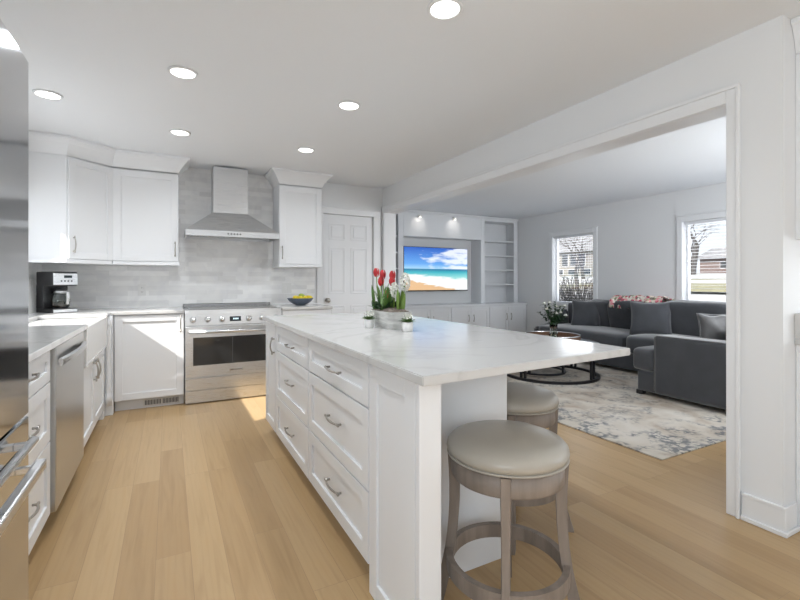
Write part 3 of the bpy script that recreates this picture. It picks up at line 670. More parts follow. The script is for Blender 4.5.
mb.box(-.016, 0, 4.70, 4.995, 0.0, .30, .006, 2, M=M_); mb.build('panel', PLATE, wb)

# ------------------------------------------------------------------ island
ix = .695
fI = Fr((ix, 0, 0), (0, 1, 0), (-1, 0, 0))
IB = 1.275-ix
cabinet('narrow_island_cabinet', 'narrow one door cabinet at the range end of the island', fI, 3.19, 3.575, .1, .884, IB,
        [('door', 3.20, 3.565, .105, .879, (3.235, .725, True))], pullL=.105)
cols = [(2.37, 3.185, 'white three drawer island cabinet, the farther one, next to the narrow end door'), (1.545, 2.365, 'white three drawer island cabinet, the nearer one, beside the large end panel')]
for a, b, l_ in cols:
    cabinet('island_drawer_cabinet', l_, fI, a, b, .1, .884, IB,
            [('drawer', a+.002, b-.002, z0, z1, ((a+b)/2-.03, zc, False)) for z0, z1, zc in ((.703, .879, .785), (.384, .699, .555), (.104, .380, .252))], pullL=.165)
ep = thing('island_end_panel', 'tall recessed white panel and corner post at the near end of the island', 'island panel', (.71, 1.33, 0))
mb = MB(); mb.box(ix, ix+.05, 1.1835, 1.5405, 0, .8835, .001); mb.build('backing', CAB, ep)
o = shaker(MB(), fI, 1.186, 1.540, .004, .880, rail=.065); o.build('recessed_panel', CAB, ep)
mb = MB(); mb.box(.675, .756, 1.160, 1.1833, 0, .8835, .002); mb.build('corner_post', CAB, ep)
bp_ = thing('island_back_panel', 'plain white panel facing the bar stools under the island top', 'island panel', (1.0, 1.53, 0))
mb = MB(); mb.box(.7455, 1.295, 1.47, 1.5405, 0, .8835, .0015); mb.build('end_face', CAB, bp_)
mb = MB(); mb.box(1.2755, 1.295, 1.541, 3.575, 0, .8835, .0015); mb.build('side_face', CAB, bp_)
mb = MB(); mb.prism([(.650, 1.095), (1.688, 1.166), (1.72, 3.585), (.654, 3.585)], .8845, .9145, .003)
tag(mb.build('island_worktop', QZ), 'large white quartz top of the kitchen island', 'countertop')
IT = .9145

# ------------------------------------------------------------------ bar stools
def stool():
    rt = thing('bar_stool', '', 'stool')
    m = MB(); m.lathe([(0, .590), (.192, .590), (.204, .597), (.209, .610), (.206, .626), (.192, .641), (.155, .655), (.09, .664), (0, .667)], n=56); m.build('seat_cushion', LEATH, rt, False)
    m = MB(); m.lathe([(.197, .588), (.206, .588), (.208, .591), (.206, .594), (.197, .594)], n=56); m.build('seat_piping', LEATH, rt, False)
    m = MB(); m.lathe([(0, .505), (.165, .505), (.165, .515), (.168, .515), (.190, .515), (.193, .520), (.193, .5898), (0, .5898)], n=48); m.build('seat_apron', DRIFT, rt, False)
    for k in range(4):
        a = math.pi/2*k; u = Vector((math.cos(a), math.sin(a), 0)); v = Vector((-u.y, u.x, 0))
        path = []
        for i in range(11):
            s = i/10; z = .584*(1-s); r = .186+.006*s-.012*math.sin(s*math.pi)+.062*s**2.2
            path.append((u*r+Vector((0, 0, z)), u, v))
        t = bmesh.new(); rings = []
        for i, (p, uu_, vv_) in enumerate(path):
            s = i/10; wd = .0165+.002*math.cos(s*math.pi*2); dp = .020+.002*s-.004*math.sin(s*math.pi)
            rings.append([t.verts.new(p+uu_*aa*dp+vv_*bb*wd) for aa, bb in ((-1, -1), (1, -.8), (1, .8), (-1, 1))])
        for A, B in zip(rings, rings[1:]):
            for i in range(4): t.faces.new((A[i], A[(i+1) % 4], B[(i+1) % 4], B[i]))
        t.faces.new(rings[0][::-1]); t.faces.new(rings[-1]); bmesh.ops.recalc_face_normals(t, faces=t.faces)
        mm = MB(); mm._add(t); mm.build('leg', DRIFT, rt, False)
    m = MB(); m.lathe([(.188, .182), (.210, .182), (.210, .232), (.188, .232), (.188, .182)], n=56, smooth=False); m.build('foot_ring', DRIFT, rt, False)
    return rt
st = stool(); st['label'] = 'round taupe leather bar stool nearest the camera, under the island corner'; st['group'] = 'bar stools at the island'
at(st, (1.050, 1.195, 0), R(45+3))
s2_ = copy_tree(st); s2_['label'] = 'second round bar stool, farther back, half hidden by the island panel'; at(s2_, (1.513, 1.665, 0), R(45))

# ------------------------------------------------------------------ things on the worktops
# bowl and fruit
bx, by = 1.345, 5.04; zc = .9145
bw = thing('fruit_bowl', 'slate blue bowl of lemons on the short worktop', 'bowl', (bx, by, zc))
mb = MB(); mb.lathe([(0, .0), (.055, .0), (.06, .006), (.09, .020), (.125, .045), (.148, .078), (.150, .082), (.144, .082), (.120, .052), (.085, .028), (.05, .014), (0, .012)], (bx, by, zc), 40); mb.build('bowl', GREYL, bw)
mb = MB(); mb.lathe([(0, 0), (.029, .002), (.033, .02), (.030, .045), (.018, .062), (.006, .070), (.0, .071)], n=16)
lm = mb.build('lemon', LEMON); lm.rotation_euler = (R(90), 0, 0)
spots = [(-.085, -.02, .058, 20), (-.045, -.065, .056, 80), (.02, -.08, .055, 130), (.08, -.045, .057, 60), (.095, .03, .058, 10), (-.03, .01, .055, 100), (.04, .01, .062, 150), (-.07, .055, .058, 40), (0.01, .075, .057, 70)]
names = ['at the left rim of the bowl', 'at the front left of the bowl', 'at the front middle of the bowl', 'at the front right of the bowl', 'at the right rim of the bowl', 'on the left top of the pile', 'on the right top of the pile', 'at the back left of the bowl', 'at the back of the bowl']
for i, (a, b, z, r) in enumerate(spots):
    o = lm if i == 0 else lm.copy()
    if i: COL.objects.link(o)
    o.location = (bx+a*.88, by+b*.88, zc+z+.022); o.scale = (.88, .88, .88); o.rotation_euler = (R(80), 0, R(r)); tag(o, 'yellow lemon '+names[i], 'lemon', 'lemons in the blue bowl')
o = lm.copy(); o.data = lm.data.copy(); o.data.materials[0] = LIME; o.name = 'lime'; COL.objects.link(o); o.location = (bx-.02, by-.03, zc+.104); o.rotation_euler = (R(85), 0, R(50)); tag(o, 'greenish lime on top of the lemons', 'lime')

# flower helpers (world coordinates)
def leaf(mb, base, dirv, L, W, droop=.3, n=7, fold=.15, up=Vector((0, 0, 1))):
    d = Vector(dirv).normalized(); side = d.cross(up)
    if side.length < .1: side = d.orthogonal()
    side.normalize(); nrm = side.cross(d).normalized()
    def f(u, v):
        wv = W*math.sin(math.pi*min(1, u*.92+.08))**.7*(1-.15*u); p = Vector(base)+d*L*u+Vector((0, 0, -droop*L*u*u))
        return p+side*wv*(v-.5)+nrm*fold*wv*abs(v-.5)*2
    return mb.grid(f, n, 2)
# wooden planter with tulips and hyacinth
px, py = 1.165, 2.345
pl = thing('flower_planter', 'whitewashed tapered wooden planter of red tulips on the island', 'planter', (px, py, IT))
ang = R(0); Mz = Matrix.Translation((px, py, IT)) @ Matrix.Rotation(ang, 4, 'Z')
hx_, hy_ = .075, .155
def ring(hx, hy, z, ch):
    return [Mz @ Vector(p) for p in ((-hx+ch, -hy, z), (hx-ch, -hy, z), (hx, -hy+ch*1.0, z), (hx, hy-ch, z), (hx-ch, hy, z), (-hx+ch, hy, z), (-hx, hy-ch, z), (-hx, -hy+ch, z))]
t = bmesh.new(); rr = [[t.verts.new(p) for p in ring(*a)] for a in ((.052, .115, 0.0, .012), (.074, .146, .10, .014), (.066, .138, .10, .012), (.062, .132, .075, .01))]
t.faces.new(rr[0][::-1]); t.faces.new(rr[-1])
for A, B in zip(rr, rr[1:]):
    for i in range(8): t.faces.new((A[i], A[(i+1) % 8], B[(i+1) % 8], B[i]))
bmesh.ops.recalc_face_normals(t, faces=t.faces); mb = MB(); mb._add(t); mb.build('box', WASH, pl)
mb = MB()
def moss(u, v):
    x = (u-.5)*.128; y = (v-.5)*.270; e_ = max(abs(u-.5), abs(v-.5))*2
    return Mz @ Vector((x, y, .099+.020*(1-e_**4)+.012*noise.noise(Vector((x*40, y*40, 3)))))
mb.grid(moss, 16, 28); mo = mb.build('moss', MOSS, pl); mo['kind'] = 'stuff'
def P_(x, y, z): return Mz @ Vector((x, y, z))
def tulip(x, y, h, lean, sc=1.0):
    b = P_(x, y, .10); top = b+Vector((lean[0], lean[1], h))
    mb = MB(); mb.tube([b, b.lerp(top, .5)+Vector((0, 0, .004)), top], [.0038, .0034, .003], 6)
    tl = mb.build('tulip', STEM, pl); mb = MB()
    for k in range(6):
        a = k*math.pi/3+(.3 if k % 2 else 0); r0 = .016*sc*(1 if k % 2 else .86)
        def f(u, v, a=a, r0=r0):
            aa = a+(v-.5)*1.25*math.sin(math.pi*min(.992, .12+.8*u))**.6; r = r0*math.sin(math.pi*(.12+.74*u))**.8
            return top+Vector((math.cos(aa)*r, math.sin(aa)*r, .045*sc*u-.002))
        mb.grid(f, 7, 4)
    mb.build('flower_head', TULIP, tl)
tulip(-.03, .09, .205, (-.010, .02), 1.2); tulip(-.01, .04, .190, (-.01, .02), 1.25); tulip(.02, -.0, .185, (.0, .01), 1.25); tulip(-.03, .045, .150, (.0, .02), 1.2); tulip(.0, -.01, .150, (.0, -.015), 1.2)
tulip(0.0, .0, .075, (-.01, -.0), 1.3)
def leaves(name, spec, m):
    mb = MB()
    for x, y, dx, dy, dz, L, W, dr_ in spec: leaf(mb, P_(x, y, .106), (dx, dy, dz), L, W, dr_)
    mb.build(name, m, pl)
random.seed(3)
leaves('tulip_leaves', [(-.03+random.uniform(-.03, .05), .05+random.uniform(-.07, .07), random.uniform(-.5, .5), random.uniform(-.55, .6), 1.25, random.uniform(.11, .19), .022, random.uniform(.05, .3)) for i in range(34)], LEAF)
leaves('hyacinth_leaves', [(.02+random.uniform(-.02, .03), -.065+random.uniform(-.035, .03), random.uniform(-.2, .2), random.uniform(-.35, .2), 1.5, random.uniform(.10, .14), .018, .05) for i in range(13)], STEM)
random.seed(9)
leaves('trailing_greenery', [(random.uniform(-.055, .04), random.uniform(-.02, .12), random.uniform(-1, 1), random.uniform(-1, 1), random.uniform(.5, 2.2), random.uniform(.05, .095), .026, .25) for i in range(120)], LEAFD)
def floret_cluster(mb, c, n, rx, rz, r, seed):
    rnd = random.Random(seed)
    for i in range(n):
        a = i*2.4; z = (i+.5)/n*2-1; q = math.sqrt(max(0, 1-z*z)); p = Vector(c)+Vector((math.cos(a)*q*rx, math.sin(a)*q*rx, z*rz))
        o = (p-Vector(c)).normalized()+Vector((0, 0, .2)); sd = o.orthogonal().normalized(); s2 = o.cross(sd).normalized()
        for k in range(5):
            b = 2*math.pi*k/5+a; d = sd*math.cos(b)+s2*math.sin(b)
            leaf(mb, p, d+o*.6, r*rnd.uniform(.8, 1.2), r*.6, .0, 3, .2, up=o)
for (x, y, z, s) in ((.045, -.105, .300, 1.15), (.0, -.06, .255, .95), (-.01, .03, .20, .55)):
    c_ = P_(x, y, z-.03); mb = MB(); mb.tube([P_(x*.6, y*.75, .09), P_(x, y, z-.03)], .005, 6); h = mb.build('hyacinth', STEM, pl)
    mb = MB(); floret_cluster(mb, c_, int(46*s), .020*s, .042*s, .014, 5); mb.build('flower_head', PETAL, h)
# two little white pots
def pot(x, y, label, seed, r=.031, h=.05):
    rt = thing('potted_succulent', label, 'potted plant', (x, y, IT), 'small white flower pots on the island')
    mb = MB(); mb.lathe([(0, .0), (r*.88, .0), (r*.95, .004), (r, h*.5), (r, h), (r-.004, h), (r-.004, h*.85), (0, h*.85)], (x, y, IT), 28); mb.build('pot', CERAM, rt)
    rnd = random.Random(seed); mb = MB()
    for i in range(11):
        a = i*2.4; leaf(mb, (x, y, IT+h*.85), (math.cos(a), math.sin(a), .30+.07*i), .062-.001*i, .030, .12)
    mb.build('leaves', LEAF, rt)
    for k in range(6):
        a = k*1.15; p = Vector((x+.015*math.cos(a), y+.015*math.sin(a), IT+h+.024+.006*(k % 3)))
        mb = MB(); mb.tube([(x, y, IT+h*.8), p], .0012, 5)
        f_ = mb.build('blossom', STEM, rt); mb = MB()
        floret_cluster(mb, p, 4, .006, .005, .012, k); mb.build('petals', PETAL, f_)
pot(1.168, 2.135, 'small white pot with green leaves and white flowers, right of the tulip planter', 1)
pot(1.054, 2.40, 'small white pot partly hidden by the left side of the tulip planter', 2, .028)
# ------------------------------------------------------------------ ceiling lights
def downlight(x, y, label, r=.082):
    rt = thing('recessed_light', label, 'ceiling light', (x, y, HC-.012), 'recessed ceiling lights')
    mb = MB(); mb.lathe([(r*.80, .011), (r*.80, .004), (r*.86, .0), (r*.992, .004), (r, .0115), (r*.80, .0115)], (x, y, HC-.012), 40); mb.build('trim_ring', TRIM, rt)
    mb = MB(); mb.lathe([(0, .0), (r*.80, .0), (r*.80, .006), (0, .006)], (x, y, HC-.007), 32); mb.build('lens', LENS, rt)
    l = bpy.data.lights.new('downlight', 'AREA'); l.shape = 'DISK'; l.size = .14; l.energy = 3.2; l.spread = R(145); l.color = (.93, .965, 1)
    lo = bpy.data.objects.new('downlight', l); COL.objects.link(lo); lo.location = (x, y, HC-.014)
downlight(1.118, 1.686, 'recessed light nearest the camera, above the island, at the top edge of the picture')
downlight(.074, 2.929, 'recessed light at the upper left, nearer of the two over the aisle')
downlight(-.715, 3.692, 'leftmost recessed light, above the sink')
downlight(.082, 4.118, 'recessed light over the aisle in front of the range')
downlight(1.13, 2.93, 'middle recessed light of the row above the island')
downlight(1.15, 4.109, 'farthest recessed light of the row above the island')
downlight(.08, 1.70, 'recessed light above the aisle beside the fridge, just outside the picture')
# ------------------------------------------------------------------ hutch sliver at the right edge
fH = Fr((0, .65, 0), (1, 0, 0), (0, -1, 0))
rt = thing('hutch_wall_cabinet', 'white wall cabinet with crown at the right edge, upper one', 'cabinet', (3.2, .8, 1.39))
mb = MB(); fH.box(mb, 2.672, 3.9, 1.39, HC-.001, -.3415, 0, .001); mb.build('body', CAB, rt)
for a, b in ((2.675, 3.285), (3.287, 3.897)): shaker(MB(), fH, a, b, 1.392, 2.27).build('door', CAB, rt)
crown(MB(), [(2.672, .990, -1, 0), (2.672, .63, -1, -1), (3.9, .63, 0, -1)], 2.28, HC-.002, .05).build('crown_moulding', CAB, rt)
fH2 = Fr((0, .40, 0), (1, 0, 0), (0, -1, 0))
cabinet('hutch_base_cabinet', 'white base cabinet at the right edge, below the wall cabinet', fH2, 2.675, 3.9, .1, .884, .5905,
        [('door', 2.68, 3.285, .105, .879, (3.25, .8, True)), ('door', 3.287, 3.895, .105, .879, (3.32, .8, True))])
mb = MB(); mb.box(2.662, 3.91, .37, .9915, .8845, .9145, .003); mb.box(2.662, 3.91, .957, .9915, .9145, 1.035, .002)
tag(mb.build('hutch_worktop', QZ), 'white worktop with upstand at the right edge of the picture', 'countertop')

# ------------------------------------------------------------------ living room built-ins
MY = 6.50; fM = frame_at(MY)
xs = [2.702, 3.565, 4.43, 5.29, 6.205]
pos = ['leftmost low white cabinet of the television wall, mostly hidden by the door casing', 'low white two door cabinet under the left half of the television', 'low white two door cabinet under the right half of the television', 'low white two door cabinet under the open shelves']
for i in range(4):
    a, b = xs[i], xs[i+1]; c_ = (a+b)/2
    cabinet('media_cabinet', pos[i], fM, a, b, .1, .735, .548, [('door', a+.004, c_-.001, .105, .71, (c_-.055, .52, True)), ('door', c_+.001, b-.004, .105, .71, (c_+.055, .52, True))], group='low cabinets under the television', pullL=.11)
mb = MB(); mb.box(2.702, 6.215, 6.465, TY-.001, .7355, .77, .004)
tag(mb.build('media_worktop', CAB), 'long white top of the low cabinets below the television', 'countertop')
def bookcase(a, b, label):
    UY = 6.75; rt = thing('bookcase', label, 'bookcase', ((a+b)/2, 6.9, .7705))
    mb = MB(); mb.box(a, a+.022, UY, TY-.001, .7705, 2.436); mb.box(b-.022, b, UY, TY-.001, .7705, 2.436); mb.box(a+.022, b-.022, TY-.015, TY-.001, .7705, 2.436); mb.box(a+.022, b-.022, UY, TY-.015, 2.35, 2.37); mb.build('case', CAB, rt)
    mb = MB(); mb.box(a, a+.085, UY-.02, UY, .7705, 2.40, .002); mb.box(b-.10, b, UY-.02, UY, .7705, 2.40, .002); mb.box(a+.085, b-.10, UY-.02, UY, 2.35, 2.40, .002); mb.box(a, b, UY-.05, UY, 2.40, 2.436, .004); mb.build('face_frame', CAB, rt)
    for z in (1.127, 1.41, 1.69, 1.975):
        mb = MB(); mb.box(a+.023, b-.023, UY+.002, TY-.016, z-.013, z+.013, .002); mb.build('shelf', CAB, rt)
bookcase(5.29, 6.205, 'open white shelves right of the television, with four shelves')
bookcase(2.705, 3.600, 'open white shelves left of the television, mostly hidden by the door casing')
fz = thing('niche_header', 'white panel with two small lights above the television niche', 'panel', (4.4, 6.75, 1.98))
mb = MB(); mb.box(3.601, 5.289, 6.73, TY-.001, 1.982, 2.40, .002); mb.build('fascia', CAB, fz)
mb = MB(); mb.box(3.601, 5.289, 6.70, TY-.001, 2.4003, 2.436, .003); mb.build('cornice', CAB, fz)
for x, l_ in ((3.905, 'left small eyeball light above the television'), (4.64, 'right small eyeball light above the television')):
    rt = thing('eyeball_light', l_, 'light', (x, 6.70, 2.33), 'small lights above the television')
    mb = MB(); mb.lathe([(0, 0), (.022, .0), (.030, .012), (.030, .03), (.018, .042), (0, .042)], (x, 6.685, 2.318), 20); mb.tube([(x, 6.685, 2.35), (x, 6.7298, 2.362)], .009, 8); mb.build('housing', PLATE, rt)
    mb = MB(); mb.lathe([(0, -.003), (.018, -.003), (.020, .0), (0, .0)], (x, 6.685, 2.3178), 16); mb.build('lens', GLOWP, rt)
    l = bpy.data.lights.new('eyeball_spot', 'SPOT'); l.energy = .9; l.spot_size = R(75); l.spot_blend = .8; l.color = (1, .93, .84); l.shadow_soft_size = .02
    lo = bpy.data.objects.new('eyeball_spot', l); COL.objects.link(lo); lo.location = (x, 6.50, 2.36); lo.rotation_euler = (Vector((0, 1, -.75))).to_track_quat('-Z', 'Y').to_euler()
tv = thing('television', 'flat television showing a beach with blue sky', 'television', (4.36, 6.93, 1.42))
mb = MB(); mb.box(3.675, 5.075, 6.87, 6.905, 1.010, 1.815, .003); mb.box(4.1, 4.62, 6.905, 7.03, 1.25, 1.6); mb.build('case', BLACKP, tv)
mb = MB(); mb.box(3.687, 5.063, 6.867, 6.8698, 1.030, 1.805); lab(mb.build('screen', SCREEN, tv), 'screen with a picture of sand, surf and clouds')

# ------------------------------------------------------------------ rug, sofa
mb = MB(); mb.box(-1.5, 1.5, -1.6, 1.6, 0.0005, .011, .003); rg_ = mb.build('area_rug', RUG); rg_.location = (4.395, 3.375, 0)
tag(rg_, 'large distressed beige and blue grey rug under the coffee table and sofa', 'rug')
sf = thing('sectional_sofa', 'large charcoal velvet corner sofa below the two windows', 'sofa', (5.5, 3.6, 0))
def fl(y, x): return .0112 if (2.895 < x < 5.895 and 1.775 < y < 4.975) else 0
for i, (x, y) in enumerate([(4.40, 2.92), (4.40, 2.08), (5.32, 5.20), (6.0, 5.20), (6.0, 2.08), (5.32, 3.1)]):
    mb = MB(); mb.box(x-.035, x+.035, y-.035, y+.035, fl(y, x), .055, .004); mb.build('foot', BLACKP, sf)
mb = MB(); mb.box(4.36, 6.14, 2.0, 2.94, .05, .26, .02, 3, smooth=False); mb.build('return_base', VEL, sf)
mb = MB(); mb.box(5.24, 6.14, 2.945, 5.25, .05, .26, .02, 3); mb.build('base', VEL, sf)
mb = MB(); mb.box(4.335, 4.56, 2.0, 2.75, .052, .645, .035, 4, smooth=True); a_ = mb.build('return_arm', VEL, sf)
mb = MB()
for x in (4.345, 4.55): mb.tube([(x, 2.02, .641), (x, 2.72, .641), (x, 2.742, .62), (x, 2.742, .08)], .005, 6)
mb.build('piping', VELL, a_)
mb = MB(); mb.box(4.562, 6.14, 2.0, 2.20, .262, .80, .05, 4, smooth=True); mb.build('return_back', VEL, sf)
mb = MB(); mb.cushion((4.60, 2.865, .378), (.27, .125, .116), e=7); mb.build('return_seat_front', VEL, sf)
mb = MB(); mb.cushion((4.98, 2.58, .378), (.415, .38, .118), e=7, bulge=.12); mb.build('seat_cushion', VEL, sf)
mb = MB(); mb.cushion((5.62, 3.34, .380), (.43, .37, .12), e=7, bulge=.12); mb.build('seat_cushion', VEL, sf)
mb = MB(); mb.cushion((5.62, 4.48, .380), (.44, .765, .12), e=8, bulge=.14); lab(mb.build('seat_cushion', VEL, sf), 'wide seat cushion')
mb = MB(); mb.cushion((5.77, 2.58, .378), (.37, .375, .118), e=7); mb.build('seat_cushion', VEL, sf)
mb = MB(); mb.box(5.98, 6.15, 2.0, 5.30, .26, .835, .05, 4, smooth=True); mb.build('back', VEL, sf)
mb = MB(); mb.prism([(5.30, .262), (6.0, .262), (6.0, .72), (5.92, .71), (5.80, .62), (5.66, .51), (5.42, .46), (5.30, .44)], 5.252, 5.40, .03, M=Matrix(((1, 0, 0, 0), (0, 0, 1, 0), (0, 1, 0, 0), (0, 0, 0, 1))), smooth=True); mb.build('arm', VEL, sf)
mb = MB(); mb.box(5.30, 6.12, 5.2525, 5.40, .05, .26, .01, 2); mb.build('arm_base', VEL, sf)
for (y, hy, z, hz, xx, rot, wr) in ((4.55, .21, .69, .215, 5.86, -14, .006), (3.98, .38, .69, .24, 5.85, -13, .006), (3.12, .465, .70, .245, 5.85, -12, .006)):
    mb = MB(); mb.cushion((xx, y, z), (.11, hy, hz), ry=R(rot)*-1*-1, e=5, wr=wr, n=16); c_ = mb.build('back_cushion', VELD if y == 3.98 else VEL, sf)
    if y == 4.62:
        for zz in (-.08, .06):
            for yy in (-.13, .0, .13):
                mb = MB(); mb.lathe([(0, 0), (.011, .001), (.009, .006), (0, .008)], (xx-.118+zz*.2, y+yy, z+zz), 10, Matrix.Rotation(R(-90), 4, 'Y')); mb.build('button', VEL, c_)
def pillow(name, label, c, h, rz, tilt, m, seed=0):
    rt = thing(name, label, 'pillow', c)
    mb = MB(); mb.cushion((0, 0, 0), h, rz=rz, rx=tilt, pw=2.6, n=16, wr=.022 if m is VELL else .006); mb.build('cover', m, rt, False)
    # piping seam round the edge
    M = Matrix.Rotation(rz, 4, 'Z') @ Matrix.Rotation(tilt, 4, 'X'); pts = []
    for k in range(48):
        q = k/48*8
        s = [(-1, -1), (0, -1), (1, -1), (1, 0), (1, 1), (0, 1), (-1, 1), (-1, 0)]
        a = s[int(q)]; b = s[(int(q)+1) % 8]; f = q-int(q); x = a[0]+(b[0]-a[0])*f; z = a[1]+(b[1]-a[1])*f
        pts.append(M @ Vector((x*(1-.07*(1-abs(z)**2))*h[0], 0, z*(1-.07*(1-abs(x)**2))*h[2])))
    mb = MB(); mb.tube(pts+[pts[0]], .006, 6); mb.build('piping', m, rt, False); return rt
pillow('throw_pillow', 'square charcoal pillow at the left end of the sofa', (5.68, 4.66, .690), (.215, .085, .215), R(-62), R(-14), VEL)
pillow('throw_pillow', 'large square charcoal pillow below the floral throw', (5.59, 3.58, .700), (.240, .095, .225), R(-58), R(-13), VEL)
pillow('throw_pillow', 'shiny silver grey pillow leaning on the near arm of the sofa', (4.82, 2.37, .685), (.20, .085, .185), R(-38), R(-8), VELL)
# floral throw over the sofa back
def throw(u, v):
    y = 3.55+v*.74; n_ = noise.noise(Vector((u*5, y*9, 1)))*.028+noise.noise(Vector((u*14, y*24, 4)))*.014
    path = [(5.735, .80), (5.755, .88), (5.83, .965), (5.97, .945), (6.05, .93), (6.12, .90), (6.166, .83), (6.172, .70)]
    q = u*(len(path)-1); i = min(int(q), len(path)-2); f = q-i; x = path[i][0]*(1-f)+path[i+1][0]*f; z = path[i][1]*(1-f)+path[i+1][1]*f
    return Vector((x+n_*(1 if x < 6.1 else .2)-.010*(x < 5.9), y+n_*.5, z+abs(n_)*1.6))
mb = MB(); mb.grid(throw, 28, 50); th = mb.build('floral_throw', FLOR); s_ = th.modifiers.new('thickness', 'SOLIDIFY'); s_.thickness = .012; s_.offset = 1
tag(th, 'pink and cream floral throw draped over the sofa back', 'throw blanket')

# ------------------------------------------------------------------ coffee table
cx, cy = 4.28, 4.06; zf = .0112
ct = thing('coffee_table', 'round coffee table with pale marble top on a dark metal ring frame', 'coffee table', (cx, cy, zf))
mb = MB(); mb.lathe([(0, .408), (.575, .408), (.583, .413), (.583, .423), (.577, .430), (0, .430)], (cx, cy, 0), 64); mb.build('table_top', MARB, ct)
mb = MB(); mb.lathe([(.545, zf), (.585, zf), (.585, .04), (.545, .04), (.545, zf)], (cx, cy, 0), 64, smooth=False); mb.build('floor_ring', IRON, ct)
mb = MB(); mb.lathe([(.545, .372), (.575, .372), (.575, .4078), (.545, .4078), (.545, .372)], (cx, cy, 0), 64, smooth=False); mb.build('upper_ring', IRON, ct)
for k in range(4):
    a = R(191+90*k); 
    for da in (-.05, .05):
        x, y = cx+.56*math.cos(a+da), cy+.56*math.sin(a+da); Mr = Matrix.Translation((x, y, 0)) @ Matrix.Rotation(a, 4, 'Z')
        mb = MB(); mb.box(-.012, .012, -.014, .014, .0395, .3725, .002, M=Mr); mb.build('leg', IRON, ct)
# nested lower table
nx, ny = 4.22, 4.17
nt = thing('nesting_table', 'smaller dark metal table nested under the marble coffee table', 'coffee table', (nx, ny, zf))
mb = MB(); mb.lathe([(0, .300), (.33, .300), (.335, .305), (.335, .318), (0, .318)], (nx, ny, 0), 48); mb.build('table_top', WALN, nt)
for k in range(4):
    a = R(20+90*k); x, y = nx+.30*math.cos(a), ny+.30*math.sin(a); Mr = Matrix.Translation((x, y, 0)) @ Matrix.Rotation(a, 4, 'Z')
    mb = MB(); mb.box(-.012, .012, -.016, .016, .0405, .2995, .002, M=Mr); mb.build('leg', IRON, nt)
for o_ in (nt,):
    mb = MB(); mb.lathe([(.285, .0402), (.315, .0402), (.315, .060), (.285, .060), (.285, .0402)], (nx, ny, 0), 48, smooth=False); mb.build('ring', IRON, nt)
tx, ty = 4.40, 4.14
tr = thing('serving_tray', 'round walnut tray with raised rim on the coffee table', 'tray', (tx, ty, .430))
mb = MB(); mb.lathe([(0, .431), (.33, .431), (.345, .45), (.352, .498), (.342, .500), (.334, .455), (.32, .447), (0, .446)], (tx, ty, 0), 56); mb.build('dish', WALN, tr)
mb = MB(); mb.lathe([(.340, .498), (.353, .496), (.355, .506), (.340, .508), (.340, .498)], (tx, ty, 0), 56); mb.build('rim', CHROME, tr)
vx, vy = 4.27, 3.99
vz = .4472
vsx = thing('glass_vase', 'clear glass vase of white flowers standing in the walnut tray', 'vase', (vx, vy, vz))
mb = MB(); mb.lathe([(0, 0), (.048, 0), (.052, .006), (.050, .10), (.044, .15), (.050, .20), (.0465, .20), (.0405, .15), (.0465, .10), (.048, .012), (0, .010)], (vx, vy, vz), 32); mb.build('glass', GLASS, vsx)
mb = MB(); mb.lathe([(0, .0105), (.0472, .0125), (.0458, .10), (0, .10)], (vx, vy, vz), 24); mb.build('water', GLASS, vsx)
bq = thing('bouquet', 'bunch of white roses and dark green foliage in the glass vase', 'flowers', (vx, vy, vz+.02))
random.seed(11)
mb = MB(); tips = []
for i in range(22):
    a = random.uniform(0, 6.283); s = random.uniform(.25, 1); tp = Vector((vx+math.cos(a)*.19*s, vy+math.sin(a)*.19*s, vz+.42+random.uniform(-.06, .09)-.08*s)); tips.append(tp)
    mb.tube([(vx-math.cos(a)*.024, vy-math.sin(a)*.024, vz+.018), (vx+math.cos(a)*.018, vy+math.sin(a)*.018, vz+.19), tp], .0022, 5)
mb.build('stems', LEAFD, bq)
mb = MB()
for tp in tips:
    for k in range(24):
        q = random.random(); c0 = Vector((vx, vy, vz+.19)); b = c0.lerp(tp, .25+.8*q); leaf(mb, b, (random.uniform(-1, 1), random.uniform(-1, 1), random.uniform(-.3, 1)), random.uniform(.03, .065), .024, .3, 4)
fo = mb.build('foliage', LEAFD, bq); fo['kind'] = 'stuff'
for i in range(10):
    tp = tips[i*2]+Vector((0, 0, .015)); mb = MB()
    for k in range(9):
        a = k*2.4; r = .010+.0022*k
        def f(u, v, a=a, r=r): aa = a+(v-.5)*1.7; q = r*(.5+.8*u**.6); return tp+Vector((math.cos(aa)*q, math.sin(aa)*q, .030*u-.0035*k*u))
        mb.grid(f, 4, 4)
    mb.build('rose', PETAL, bq)

# ------------------------------------------------------------------ blinds
for W, l_ in ((W1, 'open white horizontal blind in the far living room window'), (W2, 'open white horizontal blind in the near living room window')):
    rt = thing('window_blind', l_, 'blind', (RX+.045, (W[0]+W[1])/2, W[3]-.03))
    mb = MB(); mb.box(RX+.02, RX+.07, W[0]+.01, W[1]-.01, W[3]-.04, W[3]-.002, .003); mb.build('head_rail', BLIND, rt)
    mb = MB(); z = W[3]-.07
    while z > W[2]+.06:
        mb.box(-.024, .024, W[0]+.012, W[1]-.012, -.0008, .0008, M=Matrix.Translation((RX+.045, 0, z)) @ Matrix.Rotation(R(3), 4, 'Y')); z -= .044
    for y in (W[0]+.12, W[1]-.12):
        for x in (RX+.022, RX+.068): mb.tube([(x, y, W[2]+.03), (x, y, W[3]-.04)], .0008, 4)
    mb.build('slats', BLIND, rt)
    mb = MB(); mb.box(RX+.02, RX+.07, W[0]+.012, W[1]-.012, W[2]+.004, W[2]+.03, .003); mb.build('bottom_rail', BLIND, rt)
    mb = MB(); mb.tube([(RX+.012, W[1]-.05, W[3]-.03), (RX+.012, W[1]-.05, 1.35)], .003, 6); mb.build('wand', BLIND, rt)

